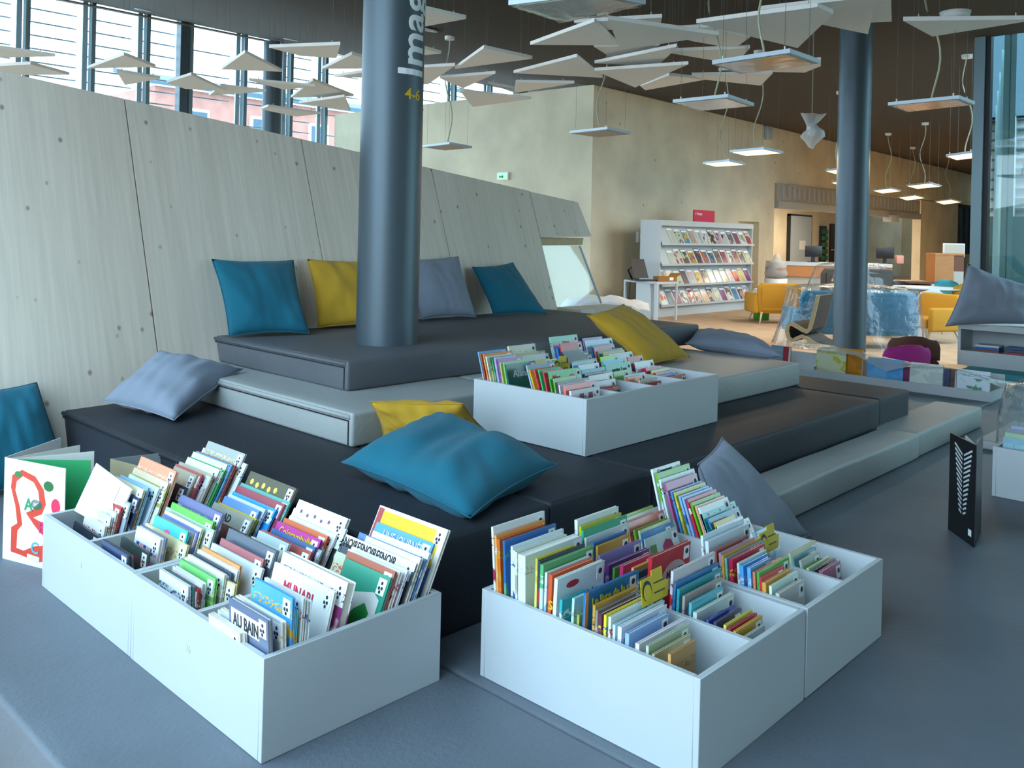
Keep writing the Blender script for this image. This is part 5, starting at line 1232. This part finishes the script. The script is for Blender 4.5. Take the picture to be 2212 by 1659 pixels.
c=at_d(1962,640,18.6); e=empty('desk',(c.x,c.y,0),'brown desk with white side right of the column','desk',None,FRW); box('desk_top',(-.42,-.3,.76),(.40,.35,.81),M['darkwood'],e); box('side_panel',(.34,-.3,0),(.40,.35,.76),M['laminate'],e); box('side_panel',(-.42,-.3,0),(-.38,.35,.76),M['dark'],e); box('modesty_panel',(-.38,.25,.3),(.34,.28,.76),M['dark'],e)
box('binder',(.24,-.2,.35),(.29,.1,.66),M['laminate'],e)
c=at_d(1933,610,18.4); e=empty('storage_box',(c.x,c.y,.38),'yellow crate standing left of the brown desk','box',None,FRW); box('body',(-.11,-.1,-.38),(.11,.1,.36),M['yfab'],e,bevel=.01); box('front_panel',(-.07,-.11,.06),(.07,-.1,.2),M['edge'],e)
c=at_d(1942,588,20.95); e=empty('paper_bag',(c.x,c.y,1.102),'small pink bag on the counter beside the black monitor','bag',None,FRW); MB().box((-.09,-.07,0),(.09,.07,.0)).build('base',M['pages'],e); box('body',(-.085,-.06,.002),(.085,.06,.2),mat('pink_paper','d09a90',.8),e,bevel=.015)
c=at_d(2038,640,19.0); e=empty('wooden_cabinet',(c.x,c.y,0),'orange wooden cabinet with open niche near the far dark window','cabinet',None,FRW)
box('door',(-.3,-.22,0),(.10,-.2,1.38),M['wood'],e); box('carcass',(-.3,-.2,0),(.10,.2,1.38),M['wood'],e); box('niche',(.10,-.2,1.02),(.32,.2,1.36),M['darkwood'],e); box('lower_panel',(.10,-.2,0),(.32,.2,1.02),M['unlit'],e); box('door_frame',(-.31,-.23,1.36),(.33,.2,1.40),M['wood'],e)
c=at_d(2062,540,19.6); e=empty('notice_board',(c.x,c.y,1.42),'pale framed board standing on the far side of the wooden cabinet','board',None,FRW); box('frame',(-.25,0,-.10),(.23,.03,.20),M['edge'],e); box('sheet',(-.22,-.005,-.07),(.2,0,.17),M['unlit'],e); box('legs',(-.2,.0,-1.42),(.18,.02,-.10),M['edge'],e)
c=at_b(1779,525,15.5); e=empty('wall_rack',(c.x,15.5,c.z),'tall dark rack with green racks on the far wall left of the column','rack'); box('backboard',(-.28,0,-.8),(.28,.06,.7),M['dark'],e)
for k in range(5): box('green_tray',(-.2,-.1,-.7+k*.27),(.2,0,-.52+k*.27),mat('dark_green_tray','1e6a4a',.5) if k==0 else bpy.data.materials['dark_green_tray'],e)
c=at_b(1799,525,15.5); e=empty('wall_rack',(c.x,15.5,c.z),'dark rack on the far wall half hidden by the right column','rack'); box('backboard',(-.18,0,-.9),(.18,.08,.8),M['dark'],e); box('shelf',(-.16,-.1,-.3),(.16,0,-.26),M['edge'],e)
c=at_d(1645,655,17.6); e=empty('waste_bin',(c.x,c.y,0),'green bin with clear bag between magazine rack and ochre armchair','bin'); MB().lathe([(.0,.01),(.15,.0),(.18,.5),(.16,.5),(.14,.02)],20).build('body',M['green'],e,smooth=True); MB().lathe([(.185,.36),(.2,.55),(.16,.62),(.14,.5)],20).build('liner',M['plasticw'],e,smooth=True)
c=at_d(1676,600,20.2); e=empty('white_bin',(c.x,c.y,0),'squat white container before the reception counter','bin'); MB().lathe([(0,0),(.22,0),(.26,.72),(.2,.72),(0,.7)],20).build('body',M['whitep'],e,smooth=True)
e=empty('stuffed_bag',(c.x,c.y,.74),'bulging translucent bag resting on the white container','bag'); MB().lathe([(0,0),(.22,.03),(.27,.12),(.22,.22),(.24,.32),(.12,.42),(.05,.50)],11).build('bag_film',M['plasticw'],e,smooth=True); MB().lathe([(0,.03),(.2,.06),(.24,.2),(.14,.34),(0,.36)],14).build('contents',mat('pinkish_contents','a08478',.9),e,smooth=True)
c=at_b(1935,472,11.0); e=empty('vent_box',(c.x,11.0,c.z),'pale box hanging under the slatted light shelf','vent'); box('body',(-.35,0,-.12),(.35,.3,.12),M['laminate'],e,bevel=.01)
def crumple(o,amp,sc,seed=0):
    for v_ in o.data.vertices:
        n_=NZ.noise_vector(v_.co*sc+Vector((seed,seed,0))); v_.co+=n_*amp
for o in list(bpy.data.objects):
    if o.name.startswith('bag_film'): crumple(o,.07,6,2)
    if o.name.startswith('plastic_bag'): crumple(o,.085,7,5)
# ---------------------------------------------------------------- magazine rack
B0=9.95; a0=at_b(1424,600,B0).x; a1=at_b(1624,600,B0).x; e=empty('magazine_rack',(a0,B0,0),'tall white magazine rack against the long concrete wall','magazine rack'); W=a1-a0; HT=1.90
zr=lambda y: 1.6-(y-512)/1903*((a0*.5+a1*.5)*cs+B0*sn)
box('side_panel',(0,0,0),(.04,.48,HT),M['laminate'],e); box('side_panel',(W-.04,0,0),(W,.48,HT),M['laminate'],e); box('top_panel',(0,0,HT),(W,.48,HT+.05),M['laminate'],e); box('header',(0,-.012,HT-.06),(W,0,HT+.05),M['laminate'],e); box('plinth',(0.04,.02,0),(W-.04,.06,.2),M['laminate'],e); box('back_panel',(.04,.44,.2),(W-.04,.48,HT),M['laminate'],e); box('bottom_panel',(.04,.02,.2),(W-.04,.46,.22),M['laminate'],e)
rows_=[1.47,1.05,.63,.225]
for r_,zb in enumerate(rows_):
    MB().prism([(0.04,-.05,zb-.005),(0.04,.16,zb+.40),(.04,.18,zb+.40),(.04,-.03,zb-.005)],(W-.08,0,0)).build('sloping_shelf',M['edge'],e); box('shelf_lip',(.03,-.06,zb-.02),(W-.03,-.03,zb+.02),M['laminate'],e); box('label_rail',(.04,.10,zb+.385),(W-.04,.13,zb+.41),M['edge'],e)
cols=['c8d0a8','b8c8a0','584840','b89888','6a3838','c0a898','8a4a78','404858','a8b0b8','c8a0a8','b89028','a85058','d0d4d0','3a6a9a','786858','b8c0c0','d05838','303840','e0d8c8','88a078','a03048','5890b8','d8b048','687078']
for r_,zb in enumerate(rows_):
    n=14
    for k in range(n):
        if r_<2 and k==0: continue
        c_=cols[(k*7+r_*5+(k*k)%3)%24]
        if r_<2 and k in(1,2): c_='c4ccb4'
        if r_==3 and k in(0,13): c_='e8e8e0'
        w_=W/n*.74; x=.06+k*(W-.1)/n+.02; hh=.30+.02*((k*5+r_)%3)
        o=empty('magazine',(a0+x,B0-.035,zb+.022),'%s magazine, %s from the left on the %s shelf of the rack'%(cname(c_),ORD[k],['top','second','third','bottom'][r_]),'magazine','magazines on the tall white rack'); o.rotation_euler=(-.47,0,.0)
        cv=MB().box((0,-.008,-hh),(w_,0,0)).build('front_cover',M['cover'],o); cv.location=(0,0,hh); cv.color=lin(c_); cv['art']=list(lin(cols[(k*5+r_*3+7)%24])[:3])
        box('header_strip',(.01,-.009,hh-.055),(w_-.01,-.008,hh-.012),M['sticker'],o)
p=at_b(1499,480,B0+.2); q=at_b(1544,457,B0+.2); e=empty('rack_sign',(p.x,B0+.2,HT+.051),'bright pink sign reading Presse on top of the magazine rack','sign'); w_=q.x-p.x; box('plate',(0,0,0),(w_,.03,.26),M['red'],e); lettering('Presse',.085,Matrix.Translation((.10,-.002,.15))@Matrix.Rotation(PI/2,4,'X'),e,M['txtwhite']); box('tick_mark',(.05,-.003,.15),(.06,0,.20),M['txtwhite'],e)
# ---------------------------------------------------------------- desk with laptop in front of the rack
e=empty('side_desk',(13.35,9.35,0),'white desk with thin steel leg in front of the magazine rack','desk')
f1=at_z(1418,693,0); f2=at_z(1460,691,0); tb=at_z(1360,603,.74); L=(f2-f1).length
dx=Vector((1,-.04,0)).normalized(); e.location=(f1.x,f1.y,0); e.rotation_euler=(0,0,math.atan2(f2.y-f1.y,f2.x-f1.x))
dl=.95
box('desk_top',(-.02,-.02,.70),(L+.02,dl,.74),M['laminate'],e,bevel=.004); box('side_panel',(-.02,-.02,0),(.02,.06,.70),M['laminate'],e); box('leg',(L-.02,-.02,0),(L+.01,.02,.70),M['laminate'],e); box('side_panel',(0,.2,0),(.03,.6,.70),M['laminate'],e); box('leg',(-.02,dl-.05,0),(.02,dl,.70),M['laminate'],e); box('leg',(L-.03,dl-.05,0),(L,dl,.70),M['laminate'],e)
MB().tube([(.02,.8,.70),(.05,.85,.4),(.0,.9,.08)],.008,5).build('power_cable',M['black'],e)
c=at_z(1420,600,.745); e2=empty('laptop_stand',(f1.x+.12,f1.y+.42,.742),'dark screen tilted back on a stand on the white desk','screen',None,FRW+.35)
MB().prism([(-.17,.02,.05),(.13,.0,.05),(.08,.12,.42),(-.2,.14,.42)],(0,.02,0)).build('screen',mat('dark_screen_back','3d322c',.5),e2); box('keyboard_base',(-.22,-.12,0),(.25,.14,.025),M['black'],e2); MB().tube([(-.15,.16,.02),(-.22,.2,.2),(-.12,.15,.3)],.02,6).build('stand_arm',M['black'],e2,smooth=True); box('foot',(-.2,.12,0),(.0,.24,.015),M['black'],e2)
e3=empty('cardboard_box',(f1.x+.50,f1.y+.16,.742),'open brown cardboard box at the corner of the white desk','box',None,FRW+.3); box('base',(-.2,-.12,0),(.2,.12,.01),M['card'],e3); box('side',(-.2,-.12,.01),(.2,-.11,.09),M['card'],e3); box('side',(-.2,.11,.01),(.2,.12,.09),M['card'],e3); box('side',(-.2,-.11,.01),(-.19,.11,.09),M['card'],e3); box('side',(.19,-.11,.01),(.2,.11,.09),M['card'],e3); MB().prism([(0,-.12,.09),(.2,-.12,.09),(.30,-.16,.17),(.04,-.16,.17)],(0,.008,0)).build('flap',M['card'],e3); box('label_sticker',(.04,-.125,.02),(.12,-.12,.08),M['sticker'],e3)
# white sheet over a low piece of furniture, seen behind the glass end of the wooden wall
P0=at_z(1210,690,0); rowA=[at_d(x,y,12.6) for x,y in ((1200,668),(1230,645),(1262,638),(1320,641),(1370,646),(1402,658))]
rowB=[at_d(x,y,11.9) for x,y in ((1192,700),(1225,672),(1262,655),(1320,655),(1370,660),(1404,674))]
rowC=[Vector((p.x-.1,p.y-.1,.0)) for p in rowB]
sheet('dust_sheet',[rowA,rowB,rowC],M['sheet'],'white dust sheet over low furniture beyond the wooden wall opening','dust sheet',nx=40,ny=20,amp=.05,seed=3)
